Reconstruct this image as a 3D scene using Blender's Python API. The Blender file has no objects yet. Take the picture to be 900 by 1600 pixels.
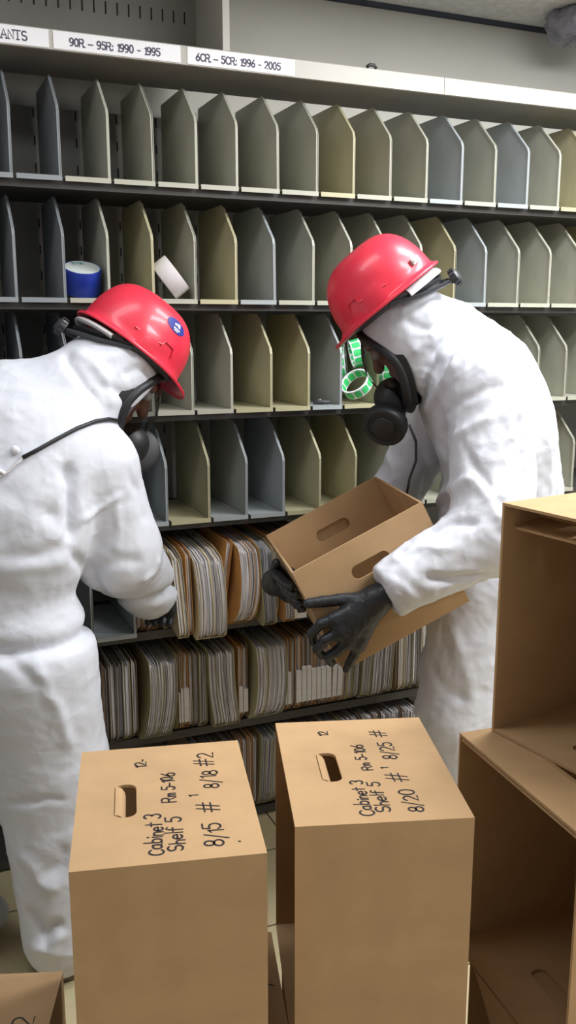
import bpy, math, random
import numpy as np
from mathutils import Matrix, Vector, Euler

random.seed(7)
rng = np.random.default_rng(11)
SC = bpy.context.scene
COL = SC.collection
R = math.radians

# ------------------------------------------------------------------ camera frame (metres; +Y is ahead of the photographer)
FPX, TH, CAMH = 1414.0, R(11.6), 1.44
cT, sT = math.cos(TH), math.sin(TH)
def P(px, py, Y):
    """world point seen at photo pixel (px, py) standing Y metres ahead"""
    r = (px - 450) / FPX; u = (py - 800) / FPX
    fw = cT - u * sT; dn = sT + u * cT
    t = Y / fw
    return np.array([r * t, Y, CAMH - dn * t])
def ray(px, py):
    r = (px - 450) / FPX; u = (py - 800) / FPX
    return np.array([r, cT - u * sT, -(sT + u * cT)])
def proj(V):
    X, Y, Z = V[:, 0], V[:, 1], V[:, 2] - CAMH
    zc = Y * cT - Z * sT
    return np.stack([450 + FPX * X / zc, 800 + FPX * (-Z * cT - Y * sT) / zc, zc], 1)
AL = R(23)
cA, sA = math.cos(AL), math.sin(AL)
def W(s, d, z):
    """shelf frame: s along the shelf front, d into the shelf, z up"""
    return np.array([s * cA - d * sA, 2.5 + s * sA + d * cA, z])

# ------------------------------------------------------------------ object helpers
def tag(o, label=None, cat=None, group=None, kind=None):
    if label: o['label'] = label
    if cat: o['category'] = cat
    if group: o['group'] = group
    if kind: o['kind'] = kind
    return o
def empty(name, loc=(0, 0, 0), rot=(0, 0, 0)):
    o = bpy.data.objects.new(name, None); COL.objects.link(o)
    o.location = loc; o.rotation_euler = rot; o.empty_display_size = .1
    return o
def origin(o):
    v = Vector((0, 0, 0))
    while o is not None:
        v += o.location; o = o.parent
    return v
def obj(name, verts, faces, mats, parent=None, smooth=False, fmat=None, world=False, sharp=None):
    me = bpy.data.meshes.new(name)
    V = np.asarray(verts, float)
    if world and parent is not None:
        V = V - np.array(origin(parent))
    me.from_pydata([tuple(v) for v in V], [], [tuple(int(i) for i in f) for f in faces])
    if not isinstance(mats, (list, tuple)): mats = [mats]
    for m in mats: me.materials.append(m)
    if fmat is not None: me.polygons.foreach_set('material_index', list(fmat))
    if smooth: me.polygons.foreach_set('use_smooth', [True] * len(me.polygons))
    me.update()
    if sharp is not None:
        me.set_sharp_from_angle(angle=R(sharp))
    o = bpy.data.objects.new(name, me); COL.objects.link(o)
    if parent is not None: o.parent = parent
    return o
class MB:
    def __init__(s): s.v = []; s.f = []; s.m = []
    def add(s, V, F, m=0):
        b = len(s.v); s.v += [tuple(map(float, v)) for v in V]; s.f += [tuple(int(i) + b for i in f) for f in F]; s.m += [m] * len(F)
        return s
    def box(s, lo, hi, m=0, T=None):
        x0, y0, z0 = lo; x1, y1, z1 = hi
        V = [(x0, y0, z0), (x1, y0, z0), (x1, y1, z0), (x0, y1, z0), (x0, y0, z1), (x1, y0, z1), (x1, y1, z1), (x0, y1, z1)]
        if T is not None: V = [T(v) for v in V]
        return s.add(V, [(0, 3, 2, 1), (4, 5, 6, 7), (0, 1, 5, 4), (1, 2, 6, 5), (2, 3, 7, 6), (3, 0, 4, 7)], m)
    def prism(s, poly, axis, a, b, m=0):
        """poly: 2-D outline (CCW); extruded along axis 0/1/2 from a to b"""
        n = len(poly)
        def put(p, t):
            return {0: (t, p[0], p[1]), 1: (p[0], t, p[1]), 2: (p[0], p[1], t)}[axis]
        V = [put(p, a) for p in poly] + [put(p, b) for p in poly]
        F = [tuple(range(n - 1, -1, -1)), tuple(range(n, 2 * n))] + [(i, (i + 1) % n, n + (i + 1) % n, n + i) for i in range(n)]
        return s.add(V, F, m)
    def tube(s, pts, rad, n=10, m=0, closed=False, caps=True, flat=1.0):
        pts = [np.asarray(p, float) for p in pts]; k = len(pts)
        rad = rad if hasattr(rad, '__len__') else [rad] * k
        V = []; F = []
        up = np.array([.13, .21, .97])
        prev = None
        for i in range(k):
            if closed: t = pts[(i + 1) % k] - pts[i - 1]
            else: t = pts[min(i + 1, k - 1)] - pts[max(i - 1, 0)]
            t = t / (np.linalg.norm(t) + 1e-12)
            a = np.cross(t, up) if prev is None else prev - t * np.dot(prev, t)
            if np.linalg.norm(a) < 1e-5: a = np.cross(t, [1, 0, 0])
            a /= np.linalg.norm(a); prev = a
            b = np.cross(t, a)
            for j in range(n):
                q = 2 * math.pi * j / n
                V.append(pts[i] + rad[i] * (a * math.cos(q) + b * math.sin(q) * flat))
        for i in range(k if closed else k - 1):
            i2 = (i + 1) % k
            for j in range(n):
                F.append((i * n + j, i * n + (j + 1) % n, i2 * n + (j + 1) % n, i2 * n + j))
        if caps and not closed:
            F.append(tuple(range(n - 1, -1, -1))); F.append(tuple(range((k - 1) * n, k * n)))
        return s.add(V, F, m)
    def lathe(s, prof, n=32, m=0, T=None, close=False):
        """prof: (r, z) list, turned about z"""
        V = []; F = []; k = len(prof)
        for r, z in prof:
            for j in range(n):
                q = 2 * math.pi * j / n
                p = np.array([r * math.cos(q), r * math.sin(q), z]); V.append(T(p) if T else p)
        for i in range(k if close else k - 1):
            i2 = (i + 1) % k
            for j in range(n):
                F.append((i * n + j, i * n + (j + 1) % n, i2 * n + (j + 1) % n, i2 * n + j))
        return s.add(V, F, m)
    def build(s, name, mats, parent=None, smooth=False, world=False, sharp=None):
        return obj(name, s.v, s.f, mats, parent, smooth, s.m, world, sharp)
def frame(o, X, Y, Z):
    """point map from a local frame with origin o and axes X, Y, Z"""
    o, X, Y, Z = map(lambda q: np.asarray(q, float), (o, X, Y, Z))
    return lambda p: o + X * p[0] + Y * p[1] + Z * p[2]
def unit(v):
    v = np.asarray(v, float); return v / np.linalg.norm(v)

# ------------------------------------------------------------------ materials
def material(name, color, rough=.6, metal=0, bump=0, bscale=60, var=0, vscale=8, stretch=None, coat=0, detail=4, spec=.5, bdist=.002, color2=None):
    m = bpy.data.materials.new(name); m.use_nodes = True
    nt = m.node_tree; b = nt.nodes['Principled BSDF']
    b.inputs['Base Color'].default_value = (*color, 1)
    b.inputs['Roughness'].default_value = rough; b.inputs['Metallic'].default_value = metal
    b.inputs['Coat Weight'].default_value = coat; b.inputs['Coat Roughness'].default_value = .12
    b.inputs['Specular IOR Level'].default_value = spec
    tc = nt.nodes.new('ShaderNodeTexCoord'); mp = nt.nodes.new('ShaderNodeMapping')
    nt.links.new(tc.outputs['Object'], mp.inputs['Vector'])
    if stretch: mp.inputs['Scale'].default_value = stretch
    if var:
        n = nt.nodes.new('ShaderNodeTexNoise'); n.inputs['Scale'].default_value = vscale; n.inputs['Detail'].default_value = detail
        nt.links.new(mp.outputs['Vector'], n.inputs['Vector'])
        r = nt.nodes.new('ShaderNodeValToRGB'); c2 = color2 or [c * (1 - var) for c in color]
        r.color_ramp.elements[0].position = .3; r.color_ramp.elements[1].position = .7
        r.color_ramp.elements[0].color = (*c2, 1); r.color_ramp.elements[1].color = (*[min(1, c * (1 + var * .35)) for c in color], 1)
        nt.links.new(n.outputs['Fac'], r.inputs['Fac']); nt.links.new(r.outputs['Color'], b.inputs['Base Color'])
    if bump:
        n = nt.nodes.new('ShaderNodeTexNoise'); n.inputs['Scale'].default_value = bscale; n.inputs['Detail'].default_value = 5
        nt.links.new(mp.outputs['Vector'], n.inputs['Vector'])
        bp = nt.nodes.new('ShaderNodeBump'); bp.inputs['Strength'].default_value = bump; bp.inputs['Distance'].default_value = bdist
        nt.links.new(n.outputs['Fac'], bp.inputs['Height']); nt.links.new(bp.outputs['Normal'], b.inputs['Normal'])
    return m
M = {}
M['kraft'] = material('kraft cardboard', (.49, .318, .170), .85, var=.10, vscale=14, bump=.15, bscale=180, bdist=.001, spec=.2)
M['kraft_in'] = material('kraft cardboard inside', (.42, .265, .135), .9, var=.10, vscale=10, bump=.1, bscale=150, bdist=.001, spec=.15)
M['ink'] = material('marker ink', (.018, .014, .016), .5)
def tyvek_mat():
    m = material('white nonwoven fabric', (.665, .685, .755), .6, spec=.25)
    nt = m.node_tree; b = nt.nodes['Principled BSDF']; tc = nt.nodes['Texture Coordinate']
    n = nt.nodes.new('ShaderNodeTexNoise'); n.inputs['Scale'].default_value = 7; n.inputs['Detail'].default_value = 3
    mx = nt.nodes.new('ShaderNodeMixRGB'); mx.blend_type = 'ADD'; mx.inputs['Fac'].default_value = .16
    nt.links.new(tc.outputs['Object'], n.inputs['Vector']); nt.links.new(tc.outputs['Object'], mx.inputs['Color1']); nt.links.new(n.outputs['Color'], mx.inputs['Color2'])
    prev = None
    for sc, st, di in ((11, .40, .010), (27, .32, .004)):
        v = nt.nodes.new('ShaderNodeTexVoronoi'); v.inputs['Scale'].default_value = sc
        nt.links.new(mx.outputs['Color'], v.inputs['Vector'])
        bp = nt.nodes.new('ShaderNodeBump'); bp.inputs['Strength'].default_value = st; bp.inputs['Distance'].default_value = di
        nt.links.new(v.outputs['Distance'], bp.inputs['Height'])
        if prev: nt.links.new(prev.outputs['Normal'], bp.inputs['Normal'])
        prev = bp
    nt.links.new(prev.outputs['Normal'], b.inputs['Normal'])
    return m
M['tyvek'] = tyvek_mat()
M['red'] = material('red hard hat plastic', (.74, .030, .065), .40, coat=.25, var=.08, vscale=6)
M['rubber'] = material('black rubber', (.016, .017, .02), .5, bump=.1, bscale=200)
M['plastic'] = material('dark grey plastic', (.035, .036, .042), .42)
M['glove'] = material('black nitrile glove', (.018, .02, .025), .42, bump=.5, bscale=70, bdist=.003)
M['pad'] = material('pale grey foam pad', (.62, .6, .62), .9, bump=.4, bscale=300)
M['skin'] = material('skin', (.40, .2, .14), .5, var=.12, vscale=20)
M['eye'] = material('eye white', (.75, .73, .7), .25)
M['iris'] = material('dark iris', (.03, .018, .01), .2)
M['decal_blue'] = material('blue decal', (.02, .04, .28), .35)
M['decal_white'] = material('white decal', (.8, .8, .85), .4)
M['clip_grey'] = material('grey clip plastic', (.42, .36, .34), .4)
M['beige'] = material('grey beige enamel', (.46, .455, .375), .42, var=.12, vscale=9)
M['olive'] = material('olive yellow enamel', (.50, .465, .295), .42, var=.12, vscale=9)
M['bluegrey'] = material('blue grey enamel', (.39, .425, .435), .40, var=.12, vscale=9)
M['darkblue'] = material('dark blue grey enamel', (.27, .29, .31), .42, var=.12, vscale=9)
M['shelf_dark'] = material('dark brown grey shelf enamel', (.055, .051, .046), .5, var=.2, vscale=12)
M['shelf_grey'] = material('grey shelf enamel', (.22, .213, .19), .5, var=.15, vscale=7)
M['cream'] = material('cream enamel', (.50, .485, .435), .45, var=.05, vscale=5)
M['slot'] = material('slot dark', (.02, .02, .02), .9)
M['wallpaint'] = material('warm grey wall paint', (.70, .68, .62), .8, var=.06, vscale=3, bump=.1, bscale=90)
M['roomwall'] = material('pale room wall paint', (.50, .51, .54), .85, var=.05, vscale=3)
M['ceil'] = material('sprayed ceiling', (.88, .88, .86), .95, var=.15, vscale=40, bump=.9, bscale=70, bdist=.01)
M['trimdark'] = material('dark blue grey moulding', (.055, .06, .085), .6, var=.2, vscale=20)
M['sheet'] = material('grey plastic sheeting', (.36, .36, .43), .35, var=.35, vscale=14)
M['paper_w'] = material('white paper edge', (.80, .78, .79), .9, var=.25, vscale=120, stretch=(1, 1, .04))
M['paper_g'] = material('grey paper edge', (.50, .475, .48), .9, var=.25, vscale=120, stretch=(1, 1, .04))
M['paper_b'] = material('blue grey paper edge', (.31, .315, .35), .9, var=.25, vscale=120, stretch=(1, 1, .04))
M['f_manila'] = material('manila card', (.76, .63, .39), .85, var=.12, vscale=15)
M['f_orange'] = material('orange tan card', (.66, .35, .13), .85, var=.15, vscale=15)
M['f_olive'] = material('olive cream card', (.52, .48, .28), .85, var=.14, vscale=15)
M['f_brown'] = material('brown card', (.33, .225, .15), .85, var=.2, vscale=15)
M['f_grey'] = material('grey brown card', (.33, .29, .25), .85, var=.2, vscale=15)
M['f_pink'] = material('faded pink card', (.50, .34, .28), .85, var=.15, vscale=15)
M['tab'] = material('white tab label', (.72, .70, .68), .8, var=.12, vscale=60)
M['tape_blue'] = material('blue tape', (.012, .035, .32), .4, var=.1, vscale=30)
M['tape_white'] = material('white tape', (.72, .69, .70), .5, var=.06, vscale=40)
M['core'] = material('pale cardboard core', (.55, .60, .58), .8)
M['green'] = material('green sticker', (.05, .60, .17), .45)
M['green_text'] = material('green print', (.03, .22, .17), .6)
M['print'] = material('print ink', (.10, .09, .14), .7)
M['sign'] = material('white sign paper', (.93, .93, .97), .8)

def visor_mat():
    m = bpy.data.materials.new('clear visor'); m.use_nodes = True
    nt = m.node_tree; nt.nodes.remove(nt.nodes['Principled BSDF'])
    out = nt.nodes['Material Output']
    t = nt.nodes.new('ShaderNodeBsdfTransparent'); t.inputs['Color'].default_value = (.66, .66, .66, 1)
    g = nt.nodes.new('ShaderNodeBsdfGlossy'); g.inputs['Roughness'].default_value = .08
    fr = nt.nodes.new('ShaderNodeFresnel'); fr.inputs['IOR'].default_value = 1.35
    mx = nt.nodes.new('ShaderNodeMixShader')
    nt.links.new(fr.outputs[0], mx.inputs[0]); nt.links.new(t.outputs[0], mx.inputs[1]); nt.links.new(g.outputs[0], mx.inputs[2])
    nt.links.new(mx.outputs[0], out.inputs['Surface'])
    return m
M['visor'] = visor_mat()
def floor_mat():
    m = bpy.data.materials.new('olive floor tile'); m.use_nodes = True
    nt = m.node_tree; b = nt.nodes['Principled BSDF']; b.inputs['Roughness'].default_value = .45
    tc = nt.nodes.new('ShaderNodeTexCoord'); mp = nt.nodes.new('ShaderNodeMapping')
    mp.inputs['Rotation'].default_value = (0, 0, -AL)
    br = nt.nodes.new('ShaderNodeTexBrick'); br.offset = 0
    br.inputs['Scale'].default_value = 1; br.inputs['Brick Width'].default_value = .305; br.inputs['Row Height'].default_value = .305
    br.inputs['Mortar Size'].default_value = .0025
    br.inputs['Color1'].default_value = (.66, .56, .34, 1); br.inputs['Color2'].default_value = (.58, .50, .31, 1); br.inputs['Mortar'].default_value = (.08, .075, .055, 1)
    n = nt.nodes.new('ShaderNodeTexNoise'); n.inputs['Scale'].default_value = 35; n.inputs['Detail'].default_value = 6
    mx = nt.nodes.new('ShaderNodeMixRGB'); mx.blend_type = 'MULTIPLY'; mx.inputs['Fac'].default_value = .25
    nt.links.new(tc.outputs['Object'], mp.inputs['Vector']); nt.links.new(mp.outputs['Vector'], br.inputs['Vector']); nt.links.new(mp.outputs['Vector'], n.inputs['Vector'])
    nt.links.new(br.outputs['Color'], mx.inputs['Color1']); nt.links.new(n.outputs['Color'], mx.inputs['Color2']); nt.links.new(mx.outputs['Color'], b.inputs['Base Color'])
    return m
M['floor'] = floor_mat()

# ------------------------------------------------------------------ room
ZC = 2.415                                   # ceiling height
S0, S1, D0, D1 = -2.3, 2.6, -3.6, .40        # room in shelf coordinates
def shelf_box(mb, lo, hi, m=0):
    return mb.box(lo, hi, m, T=lambda p: W(*p))
def struct(name, lo, hi, mat):
    return tag(shelf_box(MB(), lo, hi).build(name, mat), kind='structure')
struct('floor', (S0 - .1, D0 - .1, -.1), (S1 + .1, D1 + .1, 0), M['floor'])
struct('ceiling', (S0 - .1, D0 - .1, ZC), (S1 + .1, D1 + .1, ZC + .1), M['ceil'])
struct('wall_back', (S0 - .1, D1, 0), (S1 + .1, D1 + .1, ZC), M['wallpaint'])
struct('wall_left', (S0 - .1, D0, 0), (S0, D1, ZC), M['roomwall'])
struct('wall_right', (S1, D0, 0), (S1 + .1, D1, ZC), M['roomwall'])
struct('wall_front', (S0 - .1, D0 - .1, 0), (S1 + .1, D0, ZC), M['roomwall'])
tr = MB(); poly = [(D1 - .016, ZC), (D1 - .016, ZC - .005), (D1 - .012, ZC - .010), (D1, ZC - .013), (D1, ZC)]
n = len(poly)
tr.add([W(S0, d, z) for d, z in poly] + [W(S1, d, z) for d, z in poly],
       [tuple(range(n)), tuple(range(2 * n - 1, n - 1, -1))] + [(i, n + i, n + (i + 1) % n, (i + 1) % n) for i in range(n)])
tag(tr.build('trim_1', M['trimdark']), kind='structure')

# ------------------------------------------------------------------ shelving unit
ZROW = [1.79, 1.507, 1.222, .928, .627, .322, .035]     # top faces of the shelves, first row on top
DEP = .345
unit_root = tag(empty('shelving_unit', W(0, 0, 0), (0, 0, AL)),
                'long steel filing shelf unit with dark shelves and cream label rail along the wall', 'shelving unit')
UX0, UX1 = -1.55, 1.75
for z in ZROW:
    b = MB(); b.prism([(.014, z - .006), (.014, z - .027), (.030, z - .027), (.030, z - .020), (DEP, z - .020), (DEP, z - .003), (.014, z - .003)], 0, UX0, UX1)
    b.build('shelf', M['shelf_dark'], unit_root)
b = MB(); b.box((UX0, DEP, 0), (UX1, DEP + .006, 2.015))
for sx in np.arange(UX0 + .06, UX1, .112):          # slots punched in the back
    for z in ZROW[:4]:
        for dz in (.07, .14, .21):
            b.box((sx - .002, DEP - .0006, z + dz - .012), (sx + .002, DEP + .001, z + dz + .012), 1)
b.build('back_panel', [M['shelf_grey'], M['slot']], unit_root)
b = MB()
for x0, x1 in ((UX0, -.16), (-.16, UX1)):
    pass
MB().box((UX0, .012, 2.070), (-.1605, .25, 2.080)).box((-.1605, .012, 2.070), (UX1, .25, 2.080)).build('top_shelf', M['shelf_grey'], unit_root)
SEAM = .469
for x0, x1 in ((UX0, SEAM - .0008), (SEAM + .0008, UX1)):
    b = MB(); b.prism([(0, 2.068), (.011, 2.068), (.011, 2.076), (.0115, 2.112), (.002, 2.112), (0, 2.110)], 0, x0, x1)
    b.build('label_rail', M['cream'], unit_root)
# open compartment above the rail on the left: slotted back, end panel
b = MB(); b.box((UX0, .235, 2.082), (-.17, .240, ZC - .01))
k = 0
for sx in np.arange(UX0 + .05, -.18, .0302):
    b.box((sx - .0018, .2335, 2.232), (sx + .0018, .2352, 2.262), 1)
b.build('slotted_back_panel', [M['shelf_grey'], M['slot']], unit_root)
MB().box((-.170, .012, 2.082), (-.160, .30, ZC - .01)).box((-.174, .004, 2.112), (-.156, .012, ZC - .01)).build('end_panel', M['cream'], unit_root)
for sx in (-.705 - .055, SEAM - .03, 1.68):
    MB().box((sx, .322, 0), (sx + .004, DEP, 2.06)).build('upright', M['shelf_grey'], unit_root)
# little dark clip on top of the rail
MB().tube([(.228, .002, 2.114), (.236, .0, 2.120), (.250, .0, 2.120), (.256, .002, 2.113)], .0045, 6).build('rail_clip', M['plastic'], unit_root, True)

# ---- stroke lettering (polylines in a unit cell, x right, y up)
def arc(cx, cy, rx, ry, a0, a1, n=10):
    return [(cx + rx * math.cos(R(a0 + (a1 - a0) * i / n)), cy + ry * math.sin(R(a0 + (a1 - a0) * i / n))) for i in range(n + 1)]
GL = {
 'A': [[(0, 0), (.38, 1), (.76, 0)], [(.16, .36), (.6, .36)]],
 'C': [arc(.42, .5, .40, .5, 45, 315)],
 'I': [[(.1, 0), (.1, 1)]], 'K': [[(0, 0), (0, 1)], [(.6, 1), (0, .42)], [(.2, .6), (.64, 0)]],
 'N': [[(0, 0), (0, 1), (.68, 0), (.68, 1)]],
 'R': [[(0, 0), (0, 1), (.4, 1)] + arc(.4, .75, .24, .25, 90, -90)[1:] + [(0, .5)], [(.36, .5), (.7, 0)]],
 'S': [arc(.32, .74, .29, .26, 40, 270) + arc(.32, .25, .31, .26, 90, -150)[1:]],
 'T': [[(0, 1), (.7, 1)], [(.35, 1), (.35, 0)]],
 'F': [[(.0, 0), (.06, 1), (.6, 1)], [(.03, .52), (.45, .55)]],
 '0': [arc(.3, .5, .28, .5, 90, 450, 16)],
 '1': [[(.1, .8), (.32, 1), (.32, 0)]],
 '2': [arc(.3, .72, .27, .28, 160, -30) + [(.02, 0), (.6, 0)]],
 '3': [arc(.26, .75, .27, .25, 150, -80) + arc(.26, .25, .3, .27, 80, -150)],
 '5': [[(.56, 1), (.1, 1), (.07, .58)] + arc(.28, .32, .29, .32, 110, -150)],
 '6': [[(.46, 1)] + arc(.3, .28, .27, .28, 150, 510, 16)],
 '7': [[(.05, 1), (.58, 1), (.22, 0)]],
 '8': [arc(.3, .75, .22, .25, 270, -90, 16) + arc(.3, .25, .28, .25, 90, 450, 16)],
 '9': [arc(.3, .70, .27, .29, 0, 360, 16) + [(.5, .2), (.3, 0), (.1, .02)]],
 ':': [[(.1, .08), (.1, .16)], [(.1, .55), (.1, .63)]],
 '-': [[(.06, .4), (.42, .4)]], '–': [[(.02, .4), (.66, .4)]],
 '/': [[(.0, -.22), (.46, 1.15)]],
 '#': [[(.12, -.05), (.30, 1.05)], [(.42, -.05), (.60, 1.05)], [(.0, .34), (.72, .36)], [(.02, .68), (.74, .72)]],
 '.': [[(.1, .0), (.13, .06)]],
 'a': [arc(.28, .28, .26, .28, 50, 400, 14), [(.5, .56), (.52, .05), (.6, 0)]],
 'b': [[(.08, 1.05), (.06, 0)], arc(.28, .27, .25, .28, 160, -170, 14)],
 'f': [[(.5, .95), (.34, 1.05), (.22, .85), (.2, 0)], [(.02, .6), (.44, .62)]],
 'i': [[(.1, .55), (.1, 0)], [(.1, .8), (.12, .86)]],
 'n': [[(.05, .55), (.05, 0)], [(.05, .35)] + arc(.26, .34, .2, .22, 150, 0, 6) + [(.46, 0)]],
 'e': [[(.06, .3), (.5, .32)] + arc(.28, .29, .25, .28, 10, 320, 12)],
 't': [[(.22, .95), (.2, .0)], [(.0, .62), (.46, .64)]],
 'h': [[(.06, 1.05), (.05, 0)], [(.05, .35)] + arc(.26, .34, .2, .22, 150, 0, 6) + [(.46, 0)]],
 'l': [[(.08, 1.05), (.08, 0)]],
 'm': [[(.05, .55), (.05, 0)], [(.05, .35)] + arc(.2, .36, .14, .2, 150, 0, 5) + [(.34, 0)], [(.34, .35)] + arc(.48, .36, .14, .2, 150, 0, 5) + [(.62, 0)]],
 's': [arc(.22, .42, .2, .15, 40, 270) + arc(.22, .13, .21, .14, 90, -150)[1:]],
 ' ': [],
}
def strokes(text, x, y, h, wd=1.0, jit=0, slant=0, track=.16):
    out = []
    for ch in text:
        g = GL[ch]; mx = max([p[0] for s in g for p in s] or [.34])
        jy = random.uniform(-jit, jit) * h; k = 1 + random.uniform(-jit, jit)
        for st in g:
            out.append([(x + (px + slant * py) * h * wd * k, y + jy + py * h * k) for px, py in st])
        x += (mx * k + track) * h * wd
    return out, x
def serif(sts, h):
    out = []
    for st in sts:
        for p, q in ((st[0], st[1]), (st[-1], st[-2])):
            if abs(p[1] - q[1]) > .25 * h and len(st) < 6:
                out.append([(p[0] - .13 * h, p[1]), (p[0] + .13 * h, p[1])])
    return sts + out
def ribbons(mb, sts, width, T, lift=.0004, m=0):
    """flat pen strokes; T maps (x, y, height above the sheet)"""
    for k, st in enumerate(sts):
        st = [np.array(p) for p in st]; V = []; n = len(st)
        for i, p in enumerate(st):
            t = st[min(i + 1, n - 1)] - st[max(i - 1, 0)]; t = t / (np.linalg.norm(t) + 1e-9)
            nn = np.array([-t[1], t[0]]); ext = 0
            if i == 0: p = p - t * width * .4
            if i == n - 1: p = p + t * width * .4
            w = width * (.5 if 0 < i < n - 1 else .4)
            V += [T((*(p + nn * w), lift + k * 2e-6)), T((*(p - nn * w), lift + k * 2e-6))]
        mb.add(V, [(2 * i, 2 * i + 1, 2 * i + 3, 2 * i + 2) for i in range(n - 1)], m)
    return mb
def sign(x0, x1, text, tx, th, desc):
    s = MB().box((x0, -.0016, 2.0705), (x1, -.0002, 2.1090)).build('paper_sign', M['sign'], unit_root)
    s['label'] = desc
    sts, _ = strokes(text, tx, 2.0800, th, .92, 0, 0, .17)
    mb = ribbons(MB(), serif(sts, th), .0036, lambda p: (p[0], -.0016 - p[2], p[1]))
    o = mb.build('lettering', M['print'], s)
sign(-.79, -.600, 'RANTS', -.722, .0190, 'white paper sign reading RANTS')
sign(-.590, -.285, '90R – 95R: 1990 - 1995', -.553, .0165, 'white paper sign reading 90R – 95R: 1990 - 1995')
sign(-.268, .018, '6CR – 5CR: 1996 - 2005', -.246, .0165, 'white paper sign reading 6CR – 5CR: 1996 - 2005')

# ------------------------------------------------------------------ steel dividers
ORD = ['', 'first', 'second', 'third', 'fourth', 'fifth', 'sixth', 'seventh', 'eighth', 'ninth', 'tenth', 'eleventh', 'twelfth', 'thirteenth', 'fourteenth',
       'fifteenth', 'sixteenth', 'seventeenth', 'eighteenth', 'nineteenth', 'twentieth']
def ordn(i):
    if i <= 20: return ORD[i]
    t = ['', '', 'twenty', 'thirty', 'forty', 'fifty'][i // 10]
    return t + '-' + ORD[i % 10] if i % 10 else {20: 'twentieth', 30: 'thirtieth', 40: 'fortieth', 50: 'fiftieth'}[i]
def divider_meshes(mat, w):
    H = .252
    prof = [(0, .001), (0, .145), (.006, .160), (.094, .243), (.104, H - .004), (.112, H), (.318, H), (.318, .001)]
    p = MB()
    p.prism(prof, 0, -.0011, .0011)
    # folded front edge following the outline
    edge = [(0, .001), (0, .145), (.006, .160), (.094, .243)]
    q = edge + [(y + .006, z - .001 if z > .15 else z) for y, z in reversed(edge)]
    p.prism(q, 0, -.0042, .0024)
    a = p.build('side_panel', mat)
    b = MB()
    b.box((-w + .006, .0, -.0018), (-.0011, .30, .0))
    b.prism([(-.0030, -.0105), (0.0, -.0105), (0.0, .0012), (-.0030, .0012)], 0, -w + .006, .0024)
    c = b.build('base_plate', mat)
    for o in (a, c): COL.objects.unlink(o)
    return a, c
DIVS = [
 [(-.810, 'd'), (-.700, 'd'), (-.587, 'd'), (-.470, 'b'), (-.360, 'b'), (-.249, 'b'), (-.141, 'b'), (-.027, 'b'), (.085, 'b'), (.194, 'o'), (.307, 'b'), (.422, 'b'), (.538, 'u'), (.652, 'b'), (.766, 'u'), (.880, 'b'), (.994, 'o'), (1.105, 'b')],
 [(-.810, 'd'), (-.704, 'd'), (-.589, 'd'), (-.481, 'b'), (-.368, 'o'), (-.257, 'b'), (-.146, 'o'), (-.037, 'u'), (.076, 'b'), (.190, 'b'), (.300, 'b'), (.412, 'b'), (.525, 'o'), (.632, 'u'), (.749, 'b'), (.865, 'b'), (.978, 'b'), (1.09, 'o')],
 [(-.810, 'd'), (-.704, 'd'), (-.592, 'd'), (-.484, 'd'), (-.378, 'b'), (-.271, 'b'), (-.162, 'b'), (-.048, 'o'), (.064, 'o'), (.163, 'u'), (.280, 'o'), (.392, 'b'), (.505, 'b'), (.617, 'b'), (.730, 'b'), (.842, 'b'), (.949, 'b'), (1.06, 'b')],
 [(-.575, 'u'), (-.463, 'u'), (-.349, 'u'), (-.231, 'o'), (-.123, 'u'), (-.012, 'u'), (.100, 'o'), (.213, 'o'), (.334, 'b'), (.443, 'b'), (.552, 'b'), (.664, 'b'), (.776, 'b'), (.888, 'o'), (1.0, 'b')],
 [(-.560, 'u'), (-.446, 'u')],
]
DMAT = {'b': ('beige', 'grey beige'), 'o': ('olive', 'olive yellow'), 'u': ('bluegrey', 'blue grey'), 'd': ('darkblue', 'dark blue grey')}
ROWN = ['top', 'second', 'third', 'fourth', 'fifth']
dmesh = {}
for ri, row in enumerate(DIVS):
    prev = None
    for i, (s, c) in enumerate(row):
        w = min(.118, s - prev - .004) if prev is not None else .108
        key = (c, round(w, 3))
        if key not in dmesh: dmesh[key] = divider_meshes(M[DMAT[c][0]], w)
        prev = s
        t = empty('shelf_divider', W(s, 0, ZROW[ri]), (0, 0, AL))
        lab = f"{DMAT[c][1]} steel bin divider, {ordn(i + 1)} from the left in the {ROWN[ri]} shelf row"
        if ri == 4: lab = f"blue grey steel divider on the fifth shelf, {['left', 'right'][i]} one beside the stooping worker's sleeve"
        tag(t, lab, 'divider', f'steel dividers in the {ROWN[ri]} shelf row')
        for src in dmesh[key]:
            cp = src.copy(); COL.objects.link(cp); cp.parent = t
            if src.name.startswith('side_panel') and i % 3 == 1: cp.rotation_euler = (0, random.uniform(-.012, .012), 0)

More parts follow.
